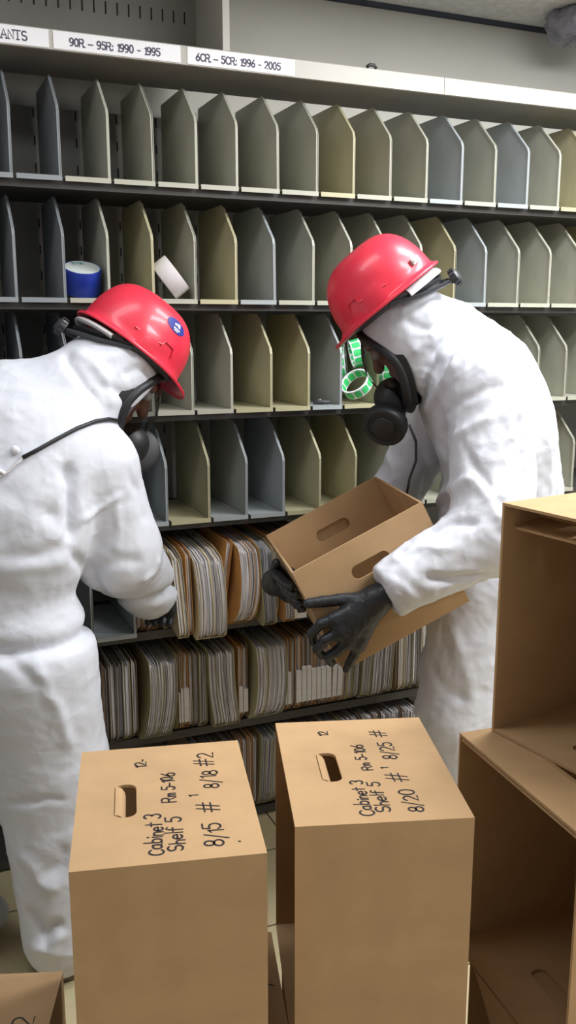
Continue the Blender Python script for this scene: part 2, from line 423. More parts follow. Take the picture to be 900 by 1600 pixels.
# ------------------------------------------------------------------ file folders
def slab(mb, x0, x1, yf, yb, z0, z1, rb, rt, warp, m):
    """thin sheet between x0 and x1: front edge at yf with rounded lower corner rb and upper corner rt"""
    zs = [0, .15, .4, .75, 1.15, 2, 3.2, 4.6, 6.0, 7.2, 8.2, 9.0, 9.5, 9.8, 10]
    V = []; n = len(zs); cols = 4
    for x in (x0, x1):
        for q in zs:
            z = z0 + (z1 - z0) * q / 10
            yy = yf
            if z - z0 < rb: yy += rb - math.sqrt(max(0, rb * rb - (rb - (z - z0)) ** 2))
            if z1 - z < rt: yy += rt - math.sqrt(max(0, rt * rt - (rt - (z1 - z)) ** 2))
            for k in range(cols):
                y = yy + (yb - yy) * (k / (cols - 1)) ** 1.6
                V.append(warp(x, y, z))
    F = []; o = n * cols
    for i in range(n - 1):
        for k in range(cols - 1):
            a = i * cols + k
            F.append((a, a + cols, a + cols + 1, a + 1)); F.append((o + a, o + a + 1, o + a + cols + 1, o + a + cols))
        a = i * cols; F.append((a, o + a, o + a + cols, a + cols))
        a = i * cols + cols - 1; F.append((a, a + cols, o + a + cols, o + a))
    for k in range(cols - 1):
        a = k; F.append((a, a + 1, o + a + 1, o + a))
        a = (n - 1) * cols + k; F.append((a, o + a, o + a + 1, a + 1))
    mb.add(V, F, m)
FCOL = {'m': ('f_manila', 'manila'), 'o': ('f_orange', 'orange tan'), 'y': ('f_olive', 'olive cream'), 'b': ('f_brown', 'brown'), 'g': ('f_grey', 'grey brown'), 'p': ('f_pink', 'faded pink')}
PCOL = {'w': ('paper_w', 'paper_g'), 'g': ('paper_g', 'paper_w'), 'b': ('paper_b', 'paper_g')}
def folder(s, t, z, col, pap, h=.235, out=.0, tilt=0, lean=0, bow=0, tab=False, rb=.03, label='', group=''):
    """s: left edge of the folder, t: thickness, out: how far it sticks out of the shelf, tilt: nose-down angle"""
    root = tag(empty('file_folder', W(s + t / 2, 0, z), (0, 0, AL)), label, 'file folder', group)
    ct, st = math.cos(tilt), math.sin(tilt)
    def warp(x, y, z):
        f = z / h
        x2 = x + lean * (f - .15) + bow * math.sin(math.pi * min(1, max(0, f))) * (1 - .4 * min(1, max(0, (y + out) / .2)))
        # nose-down about the shelf lip
        return (x2, y * ct + z * st * .6 if tilt else y, z * ct + min(y, 0) * st * 1.0 + max(y, 0) * st * .0)
    cv = MB(); e = .0009
    jl, jr = random.uniform(0, .004), random.uniform(0, .004)
    slab(cv, -t / 2, -t / 2 + e, -out - jl, .26, .0015, h, rb, .012, warp, 0)
    slab(cv, t / 2 - e, t / 2, -out - jr, .26, .0015, h - random.uniform(0, .006), rb, .012, warp, 0)
    slab(cv, -t / 2, t / 2, -out + rb * .7, .26, .0008, .0020, .0003, .0003, warp, 0)
    cv.build('cover', M[FCOL[col][0]], root, False)
    pb = MB(); x = -t / 2 + e + .0003; end = t / 2 - e - .0003; i = 0
    while x < end - .0004:
        w = min(random.uniform(.0013, .0030), end - x)
        mi = random.choices([0, 1, 2], [6, 4, 1.2])[0]
        j = random.uniform(.001, .008); w1, w2 = random.uniform(-.0012, .0012), random.uniform(0, 6)
        slab(pb, x + .00012, x + w - .00012, -out + j, .24, .0035 + random.uniform(0, .006), h - .007 - random.uniform(0, .012), rb * .9, .006, lambda a, b, c: warp(a + w1 * math.sin(c * 22 + w2), b, c), mi)
        x += w; i += 1
    pb.build('papers', [M[PCOL[pap][0]], M[PCOL[pap][1]], M[FCOL[col][0]]], root, False)
    if tab:
        tb = MB(); slab(tb, -t / 2 + .0002, t / 2 - .0002, -out - .0075, .02 - out, .028, .028 + tab, .003, .003, warp, 0)
        tb.build('tab_label', M['tab'], root)
    return root
def px_s(px, py):
    dd = ray(px, py); A = np.array([[cA, -dd[0]], [sA, -dd[1]]]); return np.linalg.solve(A, np.array([0, -2.5]))[0]
LOOK = {'w': 'full of white papers', 'g': 'full of grey papers', 'b': 'full of bluish papers'}
def folder_row(z, pys, specs, rowname, group):
    last = None; FF = np.linspace(0, 1, 12)
    for i, sp in enumerate(specs):
        x0, x1, c, p = sp[:4]; kw = sp[4] if len(sp) > 4 else {}
        py = pys[0] + (pys[1] - pys[0]) * (x0 - 150) / 500
        s0, s1 = px_s(x0, py), px_s(x1, py)
        off = kw.get('lean', 0) * (FF - .15) + kw.get('bow', 0) * np.sin(np.pi * FF)
        if last is not None: s0 = max(s0, last[0] + float((last[1] - off).max()) + .0004)   # leaning neighbours press together
        s1 = max(s1, s0 + .006); last = (s1, off)
        d = 'slim' if s1 - s0 < .02 else ('thick' if s1 - s0 > .045 else 'medium')
        folder(s0 + .0006, s1 - s0 - .0012, z, c, p, label=f"{d} {FCOL[c][1]} file folder, {ordn(i + 1)} from left on the {rowname}", group=group, **kw)
# sixth shelf: crowded row
row6 = [(148, 156, 'b', 'g'), (156, 163, 'g', 'g', dict(tab=.07)), (163, 172, 'b', 'b'), (172, 183, 'g', 'g', dict(out=.012, tilt=.05)), (183, 194, 'g', 'b', dict(out=.008)), (194, 206, 'y', 'g', dict(out=.006)),
 (208, 217, 'b', 'g'), (219, 262, 'y', 'g', dict(bow=.012, lean=.028, out=.040, tilt=.16, rb=.05)), (263, 272, 'y', 'w'), (272, 280, 'b', 'g', dict(tab=.09)), (280, 287, 'm', 'g', dict(tab=.10)), (287, 296, 'o', 'w', dict(tab=.10)),
 (296, 303, 'b', 'g'), (303, 311, 'g', 'g'), (311, 324, 'y', 'g', dict(out=.006)), (327, 371, 'y', 'g', dict(out=.030, tilt=.10, lean=-.014, bow=-.006)), (372, 379, 'o', 'g', dict(tab=.08)), (379, 387, 'b', 'g', dict(tab=.07)),
 (389, 436, 'y', 'g', dict(bow=.012, lean=.016, out=.034, tilt=.12, rb=.055)), (439, 447, 'b', 'g', dict(tab=.09)), (447, 454, 'o', 'w', dict(tab=.10)), (454, 461, 'b', 'g'), (461, 470, 'o', 'w', dict(tab=.10)), (470, 478, 'b', 'w', dict(tab=.11)),
 (478, 485, 'g', 'w', dict(tab=.11)), (485, 493, 'o', 'w', dict(tab=.10)), (493, 500, 'g', 'w', dict(tab=.10)), (500, 508, 'p', 'w', dict(tab=.10)), (508, 516, 'p', 'g', dict(tab=.10)), (516, 524, 'o', 'w', dict(lean=.008, tab=.10)), (524, 532, 'p', 'w', dict(lean=.012, tab=.09)),
 (532, 541, 'm', 'g', dict(lean=.012)), (541, 550, 'y', 'g', dict(lean=.012)), (550, 561, 'g', 'g', dict(lean=.014)), (562, 577, 'y', 'g', dict(lean=.016, out=.006)), (578, 596, 'g', 'g', dict(lean=.016, out=.01, tilt=.04)), (597, 611, 'y', 'g', dict(lean=.014)), (613, 621, 'b', 'g'), (621, 632, 'm', 'w'), (632, 643, 'y', 'g'), (643, 655, 'g', 'g'), (655, 668, 'm', 'g')]
folder_row(ZROW[5], (1150, 1085), row6, 'crowded lower shelf', 'file folders on the crowded lower shelf')
row5 = [(214, 222, 'b', 'g'), (222, 230, 'o', 'g'), (230, 238, 'b', 'g', dict(out=.012, tilt=.10)), (238, 246, 'o', 'g', dict(out=.004)), (246, 256, 'b', 'g'), (257, 264, 'm', 'w', dict(out=.010)), (264, 284, 'm', 'w', dict(out=.075, tilt=.22, lean=-.01)), (284, 293, 'o', 'w', dict(out=.065, tilt=.18)), (294, 338, 'm', 'w', dict(out=.092, tilt=.24, rb=.03, bow=.008)),
 (342, 352, 'o', 'w', dict(lean=.03, out=.004)), (353, 386, 'o', 'w', dict(bow=.014, lean=.022, out=.065, tilt=.18, rb=.07)), (388, 420, 'y', 'b', dict(out=.070, tilt=.22, rb=.035, lean=-.004)), (421, 433, 'o', 'w', dict(out=.014, tilt=.02)), (434, 449, 'o', 'g', dict(out=.060, tilt=.24)), (451, 462, 'b', 'g'), (462, 472, 'm', 'g', dict(out=.004)), (472, 486, 'o', 'g')]
folder_row(ZROW[4], (990, 962), row5, 'upper file shelf', 'file folders on the upper file shelf')
row7 = [(300, 318, 'b', 'g'), (319, 334, 'g', 'g'), (335, 349, 'b', 'b'), (350, 362, 'g', 'g'), (363, 371, 'b', 'g'), (371, 379, 'o', 'g'), (379, 387, 'b', 'g'), (387, 395, 'o', 'w'), (395, 402, 'b', 'g'), (403, 433, 'y', 'b', dict(out=.012, lean=.012, rb=.05)), (434, 450, 'g', 'g'), (452, 474, 'b', 'g'), (476, 500, 'g', 'b'), (502, 530, 'y', 'g'), (532, 560, 'g', 'g'), (562, 590, 'b', 'g'), (592, 622, 'g', 'g'), (624, 650, 'b', 'g')]
folder_row(ZROW[6], (1275, 1240), row7, 'bottom shelf', 'file folders on the bottom shelf')

# ------------------------------------------------------------------ tape rolls and small things in the bins
def ring(mb, ro, ri, w, T, m=(0, 1), n=48):
    mb.lathe([(ro, -w / 2), (ro, w / 2)], n, m[0], T); mb.lathe([(ro, w / 2), (ri, w / 2)], n, m[0], T)
    mb.lathe([(ri, w / 2), (ri, -w / 2)], n, m[1], T); mb.lathe([(ri, -w / 2), (ro, -w / 2)], n, m[0], T)
    return mb
sS, dS, up = np.array([cA, sA, 0]), np.array([-sA, cA, 0]), np.array([0, 0, 1.])
# blue roll, tipped towards the aisle so its end face shows
cb = W(-.537, .062, ZROW[1] + .0485)
tl = R(24); ax = unit(up * math.cos(tl) - dS * math.sin(tl)); ay = unit(np.cross(ax, sS))
t = tag(empty('tape_roll', tuple(cb)), 'blue roll of tape with a pale end face, in the second shelf row', 'tape roll')
T = frame(cb, sS, ay, ax)
mb = MB(); mb.lathe([(.0465, -.031), (.0475, -.029), (.0475, .029), (.0465, .031)], 48, 0, T)
mb.lathe([(.0465, .031), (.0435, .031)], 48, 0, T); mb.lathe([(.030, -.031), (.0465, -.031)], 48, 0, T)
mb.build('tape', M['tape_blue'], t, True, True, 40)
mb = MB(); mb.lathe([(.0435, .0312), (.0, .0312)], 48, 0, T); mb.lathe([(.0, -.030), (.030, -.030)], 48, 0, T); mb.build('core', M['core'], t, True, True, 40)
mb = MB(); ax2 = (T((1, 0, 0)) - T((0, 0, 0)))
sts, xe = strokes('STIK', 0, 0, .0135, .9)
sts = [[(p[0] - .022, p[1] + .0225) for p in st] for st in sts]
ribbons(mb, sts, .0028, lambda p: T((p[0], p[1] - .003, .0312 + p[2]))); mb.build('printing', M['green_text'], t, False, True)
# white roll leaning on the divider
cw = W(-.312, .045, ZROW[1] + .057)
vh = unit(np.array([-ray(268, 425)[1], ray(268, 425)[0], 0]) * -1)
ax = unit(vh * math.cos(R(37)) + up * math.sin(R(37))); ay = unit(np.cross(ax, dS)); az = np.cross(ax, ay)
t = tag(empty('tape_roll', tuple(cw)), 'white roll of tape leaning on its edge in the second shelf row', 'tape roll')
T = frame(cw, ay, az, ax)
mb = MB(); mb.lathe([(.0375, -.022), (.052, -.022), (.0525, -.021), (.0525, .021), (.052, .022), (.0375, .022)], 48, 0, T); mb.build('tape', M['tape_white'], t, True, True, 40)
mb = MB(); mb.lathe([(.0375, .022), (.036, .022), (.036, -.022), (.0375, -.022)], 48, 0, T); mb.build('core', M['core'], t, True, True, 40)
# green dotted label rolls
def at_depth(px, py, d):
    dd = ray(px, py); A = np.array([[cA, -dd[0]], [sA, -dd[1]]]); sv, t = np.linalg.solve(A, np.array([d * sA, -2.5 - d * cA])); return sv, CAMH + dd[2] * t
grolls = [((557, 600, .030), (R(155), R(48)), .044, 'white roll of green square stickers, tilted at the front of the third-row bin'),
          ((533, 568, .125), (R(30), R(84)), .054, 'white roll of green square stickers standing at the left of the bin'),
          ((556, 552, .075), (R(18), R(76)), .040, 'white roll of green square stickers highest in the bin, under the hard hat brim'),
          ((606, 588, .042), (R(28), R(82)), .038, 'white roll of green square stickers seen through the face mask visor'),
          ((592, 600, .125), (R(20), R(84)), .034, 'white roll of green square stickers rightmost behind the face mask')]
for (px_, py_, d), (az_, el), ro, lab in grolls:
    sv, zv = at_depth(px_, py_, d); c = W(sv, d, max(zv, ZROW[2] + ro * math.sin(el) + .013 * math.cos(el) + .002))
    ax = unit((sS * math.cos(az_) - dS * math.sin(az_)) * math.sin(el) + up * math.cos(el))
    a1 = unit(np.cross(ax, [.2, .1, 1])); a2 = np.cross(ax, a1); T = frame(c, a1, a2, ax)
    t = tag(empty('sticker_roll', tuple(c)), lab, 'sticker roll', 'rolls of green stickers in the third row bin')
    w = .030
    ring(MB(), ro, ro - .004, w, T, (0, 0)).build('backing', M['sign'], t, True, True, 40)
    mb = MB(); k = 11
    for i in range(k):
        a0 = 2 * math.pi * i / k; da = .40 * 2 * math.pi / k
        for rr in (ro + .0009, ro - .0049):
            V = []
            for u, vv in ((-1, .55), (-.8, .9), (-.5, 1), (0, 1), (.5, 1), (.8, .9), (1, .55)):
                q = a0 + da * u
                V += [T((rr * math.cos(q), rr * math.sin(q), vv * w * .40)), T((rr * math.cos(q), rr * math.sin(q), -vv * w * .40))]
            mb.add(V, [((2 * n, 2 * n + 1, 2 * n + 3, 2 * n + 2) if rr > ro else (2 * n, 2 * n + 2, 2 * n + 3, 2 * n + 1)) for n in range(6)])
    mb.build('stickers', M['green'], t, False, True)
# small black marker cap lying in a third-row bin
c = W(.118, .03, ZROW[2] + .0075)
t = tag(empty('marker_cap', tuple(c)), 'small black marker stub lying in the third-row bin beside the green rolls', 'marker')
dm = unit(sS * .75 + dS * -.35 + up * .0)
mb = MB(); mb.tube([c - dm * .026, c - dm * .024, c + dm * .004, c + dm * .006, c + dm * .022, c + dm * .024], [.004, .006, .0065, .0055, .005, .003], 12); mb.build('barrel', M['plastic'], t, True, True, 50)
mb = MB(); mb.tube([c - dm * .012 + up * .006, c - dm * .002 + up * .0062], .0022, 8); mb.build('pocket_clip', M['clip_grey'], t, True, True)

# white card with a black spot at the end of the folders
sv, zv = at_depth(468, 951, -.012); c = W(sv, -.012, zv)
t = tag(empty('paper_card', tuple(c), (0, 0, AL)), 'small white card with a black spot, beside the gloved fingers at the folders', 'card')
MB().box((-.022, -.0006, -.028), (.022, .0006, .022)).build('card', M['sign'], t)
mb = MB(); mb.lathe([(0, .0009), (.0085, .0009), (.009, .0006)], 20, 0, lambda p: (p[0], -p[2], p[1] * 1.5)); mb.build('spot', M['ink'], t)

# ------------------------------------------------------------------ cartons
BW, BD, BH, TK = .249, .328, .388, .0045     # rim-to-bottom, width, length
def panel_with_hole(mb, T, x1, y1, hx, hy, hl, hw, th, m=0):
    """sheet 0..x1 by 0..y1 with a stadium hole at hx, hy (length hl along y, width hw along x), thickness th (downwards)"""
    r = hw / 2 * .86; k = 5; hole = []
    for cx, cy, a0 in ((hx + hw / 2 - r, hy + hl / 2 - r, 0), (hx - hw / 2 + r, hy + hl / 2 - r, 90), (hx - hw / 2 + r, hy - hl / 2 + r, 180), (hx + hw / 2 - r, hy - hl / 2 + r, 270)):
        for i in range(k + 1): hole.append((cx + r * math.cos(R(a0 + 90 * i / k)), cy + r * math.sin(R(a0 + 90 * i / k))))
    n = len(hole); V = []; F = []
    outer = []
    for (x, y) in hole:          # matching point on the rim of the sheet
        dx, dy = x - hx, y - hy
        sx = ((x1 - hx) if dx > 0 else hx) / (abs(dx) + 1e-9); sy = ((y1 - hy) if dy > 0 else hy) / (abs(dy) + 1e-9)
        s = min(sx, sy); outer.append([hx + dx * s, hy + dy * s])
    for cx, cy in ((x1, y1), (0, y1), (0, 0), (x1, 0)):     # snap nearest to each corner
        j = min(range(n), key=lambda i: (outer[i][0] - cx) ** 2 + (outer[i][1] - cy) ** 2); outer[j] = [cx, cy]
    for z in (0, -th):
        V += [T((x, y, z)) for x, y in hole] + [T((x, y, z)) for x, y in outer]
    for i in range(n):
        j = (i + 1) % n
        F += [(i, n + i, n + j, j), (2 * n + i, 2 * n + j, 3 * n + j, 3 * n + i), (i, j, 2 * n + j, 2 * n + i), (n + i, 3 * n + i, 3 * n + j, n + j)]
    mb.add(V, F, m)
    return mb
def carton(name, label, texts=None, group=None, flap=True, rolled=False, hx=.069):
    """stands on one end: end panels at z=0 and z=BH, open side at x=0 (facing -x), bottom panel at x=BW; y is the width"""
    root = tag(empty('cardboard_box'), label, 'cardboard box', group)
    tp = panel_with_hole(MB(), lambda p: (p[0], p[1], BH + p[2]), BW, BD, hx, BD / 2, .092, .031, TK).build('end_panel', M['kraft'], root)
    if texts:
        for (txt, along, across, h, wd) in texts:    # along: from the near edge, across: distance from the rim
            mb = MB(); sts, _ = strokes(txt, along, 0, h, wd, .10, .05, .14)
            ribbons(mb, sts, .0030, lambda p: (across - p[1], p[0], BH + p[2]))
            mb.build('handwriting', M['ink'], tp)
    if flap:
        c = MB(); V = []; F = []; k = 6
        for i in range(k + 1):                # cut-out tongue bent into the box
            a = R(78) * i / k; q = .0 + .026 * i / k
            for y in (-.040, .040):
                yy = y * (1 - .25 * (i / k) ** 3)
                V.append((hx - .0150 + q * math.cos(a * .9), BD / 2 + yy, BH - .0015 - q * math.sin(a * .9)))
        for i in range(k): F.append((2 * i, 2 * i + 1, 2 * i + 3, 2 * i + 2))
        o = obj('handle_flap', V, F, M['kraft'], tp)
        sm = o.modifiers.new('thick', 'SOLIDIFY'); sm.thickness = .003; sm.offset = -1
    panel_with_hole(MB(), lambda p: (p[0], p[1], TK + p[2]), BW, BD, hx, BD / 2, .092, .031, TK).build('end_panel', M['kraft'], root)
    for y in (0, BD - TK):
        b = MB(); b.box((0.0, y, TK), (BW - TK, y + TK, BH - TK))
        b.build('side_panel', M['kraft'], root)
    b = MB(); b.box((BW - TK, 0, TK), (BW, BD, BH - TK)); b.build('bottom_panel', M['kraft'], root)
    if rolled:      # doubled rim along the top end panel
        b = MB(); b.box((.0, .008, BH - TK - .006), (.055, BD - .008, BH - TK - .002)); b.build('rim_fold', M['kraft'], root)
    return root
def stand(root, corner, ang, z):
    """corner: world XY of the rim's near end; ang: heading of +x"""
    root.location = (corner[0], corner[1], z); root.rotation_euler = (0, 0, ang)
ZB, ZT = .3885, .777
def XYat(px, py, z):
    d = ray(px, py); t = (z - CAMH) / d[2]; return d[:2] * t
GB = 'cardboard boxes stacked by the shelf'
textL = [('Cabinet 3', .018, .118, .021, .88), ('Shelf 5', .024, .145, .021, 1.0), ('Rm 5-106', .148, .140, .019, .9), ('12-', .258, .100, .017, 1.0),
         ('8/15', .026, .198, .023, 1.0), ('#', .112, .196, .030, 1.2), ('1', .158, .172, .012, 1), ('8/18', .178, .204, .022, 1.0), ('#2', .248, .204, .026, 1.1), ('.', .030, .216, .02, 1)]
textR = [('Cabinet 3', .018, .112, .019, .95), ('Shelf 5', .026, .137, .019, 1.1), ('Rm 5-106', .148, .133, .017, .98), ('12', .270, .082, .016, 1.0),
         ('8/20', .022, .183, .021, 1.1), ('#', .108, .180, .027, 1.2), ('1', .150, .158, .010, 1), ('8/25', .180, .180, .021, 1.0), ('#', .258, .178, .024, 1.3)]
bl = carton('l', 'upright cardboard box with dates 8/15 and 8/18, left of the front pair', textL, GB)
br = carton('r', 'upright cardboard box with dates 8/20 and 8/25, right of the front pair', textR, GB)
pl, pr_ = XYat(107, 1363, ZT), XYat(414, 1333, ZT)
angL = math.atan2(*(pr_ - pl)[::-1]); stand(bl, pl, angL, ZB + .0005)
ql, qr = XYat(461, 1292, ZT), XYat(741, 1270, ZT)
angR = math.atan2(*(qr - ql)[::-1]) - R(2.8); stand(br, ql, angR, ZB + .0005)
# right-hand stack: rim corner farthest from the camera comes from the photo
def stand_far(root, far, ang, z):
    """far: world XY of the rim's far end (local 0, BD)"""
    root.location = (far[0] + math.sin(ang) * BD, far[1] - math.cos(ang) * BD, z); root.rotation_euler = (0, 0, ang)
bm = carton('m', 'open cardboard box on its end at the right, under the topmost box', None, GB, rolled=True, hx=.094)
fm = XYat(718, 1145, ZT); stand_far(bm, fm, R(18.5), ZB + .0005)
bt = carton('t', 'topmost open cardboard box, highest on the right-hand stack', [('8/1', .20, .10, .018, 1)], GB)
ft = XYat(768, 1141, ZT + .001); stand_far(bt, ft, R(31.5), ZT + .001)
# the long side flap of the topmost box, loose inside
b = MB(); b.add([(.022, BD - .008, BH - .040), (.022, .010, BH - .040), (.080, .012, BH - .036), (.080, BD - .008, BH - .030),
                 (.022, BD - .008, BH - .044), (.022, .010, BH - .044), (.080, .012, BH - .040), (.080, BD - .008, BH - .034)],
                [(0, 3, 2, 1), (4, 5, 6, 7), (0, 1, 5, 4), (1, 2, 6, 5), (2, 3, 7, 6), (3, 0, 4, 7)])
b.build('inner_flap', M['kraft'], bt)
# lower layer on the floor
low = [('lower', 'cardboard box in the bottom layer at the left edge, marked 2', [('8-2', .165, .222, .03, 1.1)], XYat(128, 1523, ZB) + np.array([-.262, -.334]), R(3.5)),
       ('lower', 'cardboard box in the bottom layer under the left front box', [('7', .19, .238, .018, 1.1)], np.array([pl[0] + .040, pl[1] + .055]), angL - R(2)),
       ('lower', 'cardboard box in the bottom layer under the right front box', None, np.array([ql[0] + .010, ql[1] + .045]), angR)]
for nm, lab, tx, cpos, ang in low:
    stand(carton(nm, lab, tx, GB), cpos, ang, .0)
bo = carton('o', 'cardboard box in the bottom layer under the right-hand stack', None, GB)
f0, f1 = XYat(735, 1492, ZB), XYat(767, 1600, ZB)
stand_far(bo, f0, math.atan2(f1[0] - f0[0], f0[1] - f1[1]), .0)

# ------------------------------------------------------------------ implicit surfaces (smooth unions meshed by surface nets)
def smin(a, b, k):
    h = np.clip(.5 + .5 * (b - a) / k, 0, 1); return b + (a - b) * h - k * h * (1 - h)
def smax(a, b, k): return -smin(-a, -b, k)
def cone(Q, a, b, ra, rb):
    a = np.asarray(a, float); b = np.asarray(b, float); ab = b - a
    t = np.clip(((Q - a) @ ab) / (ab @ ab), 0, 1)
    return np.linalg.norm(Q - a - t[:, None] * ab, axis=1) - (ra + (rb - ra) * t)
def ell(Q, c, r, B=None):
    q = Q - np.asarray(c, float)
    if B is not None: q = q @ np.asarray(B).T
    r = np.asarray(r, float)
    k0 = np.linalg.norm(q / r, axis=1); k1 = np.linalg.norm(q / (r * r), axis=1) + 1e-9
    return k0 * (k0 - 1) / k1
def nets(fn, lo, hi, h):
    lo = np.asarray(lo, float); N = np.ceil((np.asarray(hi) - lo) / h).astype(int) + 1
    g = [lo[i] + h * np.arange(N[i]) for i in range(3)]
    G = np.stack(np.meshgrid(*g, indexing='ij'), -1).reshape(-1, 3)
    D = np.concatenate([fn(c) for c in np.array_split(G, max(1, len(G) // 400000))]).reshape(N)
    ins = D < 0
    C = [n - 1 for n in N]
    acc = np.zeros((*C, 3)); cnt = np.zeros(C)
    offs = [(i, j, k) for i in (0, 1) for j in (0, 1) for k in (0, 1)]
    def sub(A, o): return A[o[0]:o[0] + C[0], o[1]:o[1] + C[1], o[2]:o[2] + C[2]]
    for o in offs:
        for ax in range(3):
            if o[ax]: continue
            o2 = list(o); o2[ax] = 1
            a, b = sub(D, o), sub(D, o2); cr = (a < 0) != (b < 0)
            t = np.where(cr, a / np.where(cr, a - b, 1), 0)
            for q in range(3):
                acc[..., q] += cr * (o[q] + (t if q == ax else 0))
            cnt += cr
    act = cnt > 0; idx = -np.ones(C, int); idx[act] = np.arange(act.sum())
    ijk = np.argwhere(act); V = lo + h * (ijk + acc[act] / cnt[act][:, None])
    F = []
    for ax in range(3):
        u, v = (ax + 1) % 3, (ax + 2) % 3
        sl0 = [slice(None)] * 3; sl1 = [slice(None)] * 3
        sl0[ax] = slice(0, N[ax] - 1); sl1[ax] = slice(1, N[ax])
        a, b = ins[tuple(sl0)], ins[tuple(sl1)]
        e = np.argwhere(a != b); e = e[(e[:, u] > 0) & (e[:, v] > 0) & (e[:, u] < N[u] - 1) & (e[:, v] < N[v] - 1)]
        if not len(e): continue
        def cell(du, dv):
            q = e.copy(); q[:, u] -= du; q[:, v] -= dv; return idx[q[:, 0], q[:, 1], q[:, 2]]
        quad = np.stack([cell(1, 1), cell(0, 1), cell(0, 0), cell(1, 0)], 1)
        flip = ~a[e[:, 0], e[:, 1], e[:, 2]]
        quad[flip] = quad[flip][:, ::-1]; F.append(quad)
    return V, np.concatenate(F)
def normals(V, F):
    n = np.cross(V[F[:, 2]] - V[F[:, 0]], V[F[:, 3]] - V[F[:, 1]]); N = np.zeros_like(V)
    for i in range(4): np.add.at(N, F[:, i], n)
    return N / (np.linalg.norm(N, axis=1)[:, None] + 1e-12)
def relax(V, F, it=1, w=.5):
    for _ in range(it):
        S = np.zeros_like(V); c = np.zeros(len(V))
        for i in range(4):
            a, b = F[:, i], F[:, (i + 1) % 4]
            np.add.at(S, a, V[b]); np.add.at(S, b, V[a]); np.add.at(c, a, 1); np.add.at(c, b, 1)
        V = V * (1 - w) + w * S / c[:, None]
    return V
_perm = rng.permutation(4096)
def vnoise(Q):
    """smooth value noise in -1..1"""
    i = np.floor(Q).astype(int); f = Q - i; f = f * f * f * (f * (f * 6 - 15) + 10)
    def hsh(a, b, c): return _perm[(_perm[(_perm[a & 4095] + b) & 4095] + c) & 4095] / 2047.5 - 1
    r = 0
    for dx in (0, 1):
        for dy in (0, 1):
            for dz in (0, 1):
                r = r + hsh(i[:, 0] + dx, i[:, 1] + dy, i[:, 2] + dz) * np.where(dx, f[:, 0], 1 - f[:, 0]) * np.where(dy, f[:, 1], 1 - f[:, 1]) * np.where(dz, f[:, 2], 1 - f[:, 2])
    return r
def crumple(V, N, amp, scale, B=None, seed=0):
    """creased-cloth relief: warped ridged noise"""
    Q = V * scale + seed
    if B is not None: Q = Q @ B
    w = np.stack([vnoise(Q * .7 + 11), vnoise(Q * .7 + 37), vnoise(Q * .7 + 71)], 1)
    Q = Q + .8 * w
    rg = lambda n: 1 - 2 * np.abs(n) ** .7
    r = rg(vnoise(Q)) + .5 * rg(vnoise(Q * 2.1 + 5)) + .25 * rg(vnoise(Q * 4.3 + 9))
    return r * amp
def folds(V, N, lst):
    """raised (+) or sunk (-) folds along lines given where they show on the suit"""
    pr = proj(V); cam = np.array([0, 0, CAMH]); facing = ((cam - V) * N).sum(1) > 0
    out = np.zeros(len(V))
    def snap(p):
        d = np.hypot(pr[:, 0] - p[0], pr[:, 1] - p[1]); d[~facing] += 1e3
        near = d < max(8, d.min() + 3); zc = np.where(near, pr[:, 2], 1e9); return V[np.argmin(zc)]
    for pts, amp, sig in lst:
        q = []
        for a, b in zip(pts[:-1], pts[1:]):
            n = max(2, int(math.hypot(a[0] - b[0], a[1] - b[1]) / 25) + 1)
            for i in range(n): q.append(snap((a[0] + (b[0] - a[0]) * i / n, a[1] + (b[1] - a[1]) * i / n)))
        q.append(snap(pts[-1])); q = np.array(q); L = len(q) - 1
        best = np.full(len(V), 1e9); tb = np.zeros(len(V))
        for i in range(L):
            ab = q[i + 1] - q[i]; t = np.clip(((V - q[i]) @ ab) / (ab @ ab + 1e-12), 0, 1)
            d = np.linalg.norm(V - q[i] - t[:, None] * ab, axis=1); m = d < best
            best[m] = d[m]; tb[m] = (i + t[m]) / L
        out += amp * np.exp(-(best / sig) ** 2) * np.clip(np.minimum(tb, 1 - tb) * 6 + .15, 0, 1)
    return out
def basis(F, U):
    F = unit(F); U = unit(np.asarray(U) - F * np.dot(F, U)); L = np.cross(U, F)
    return F, L, U

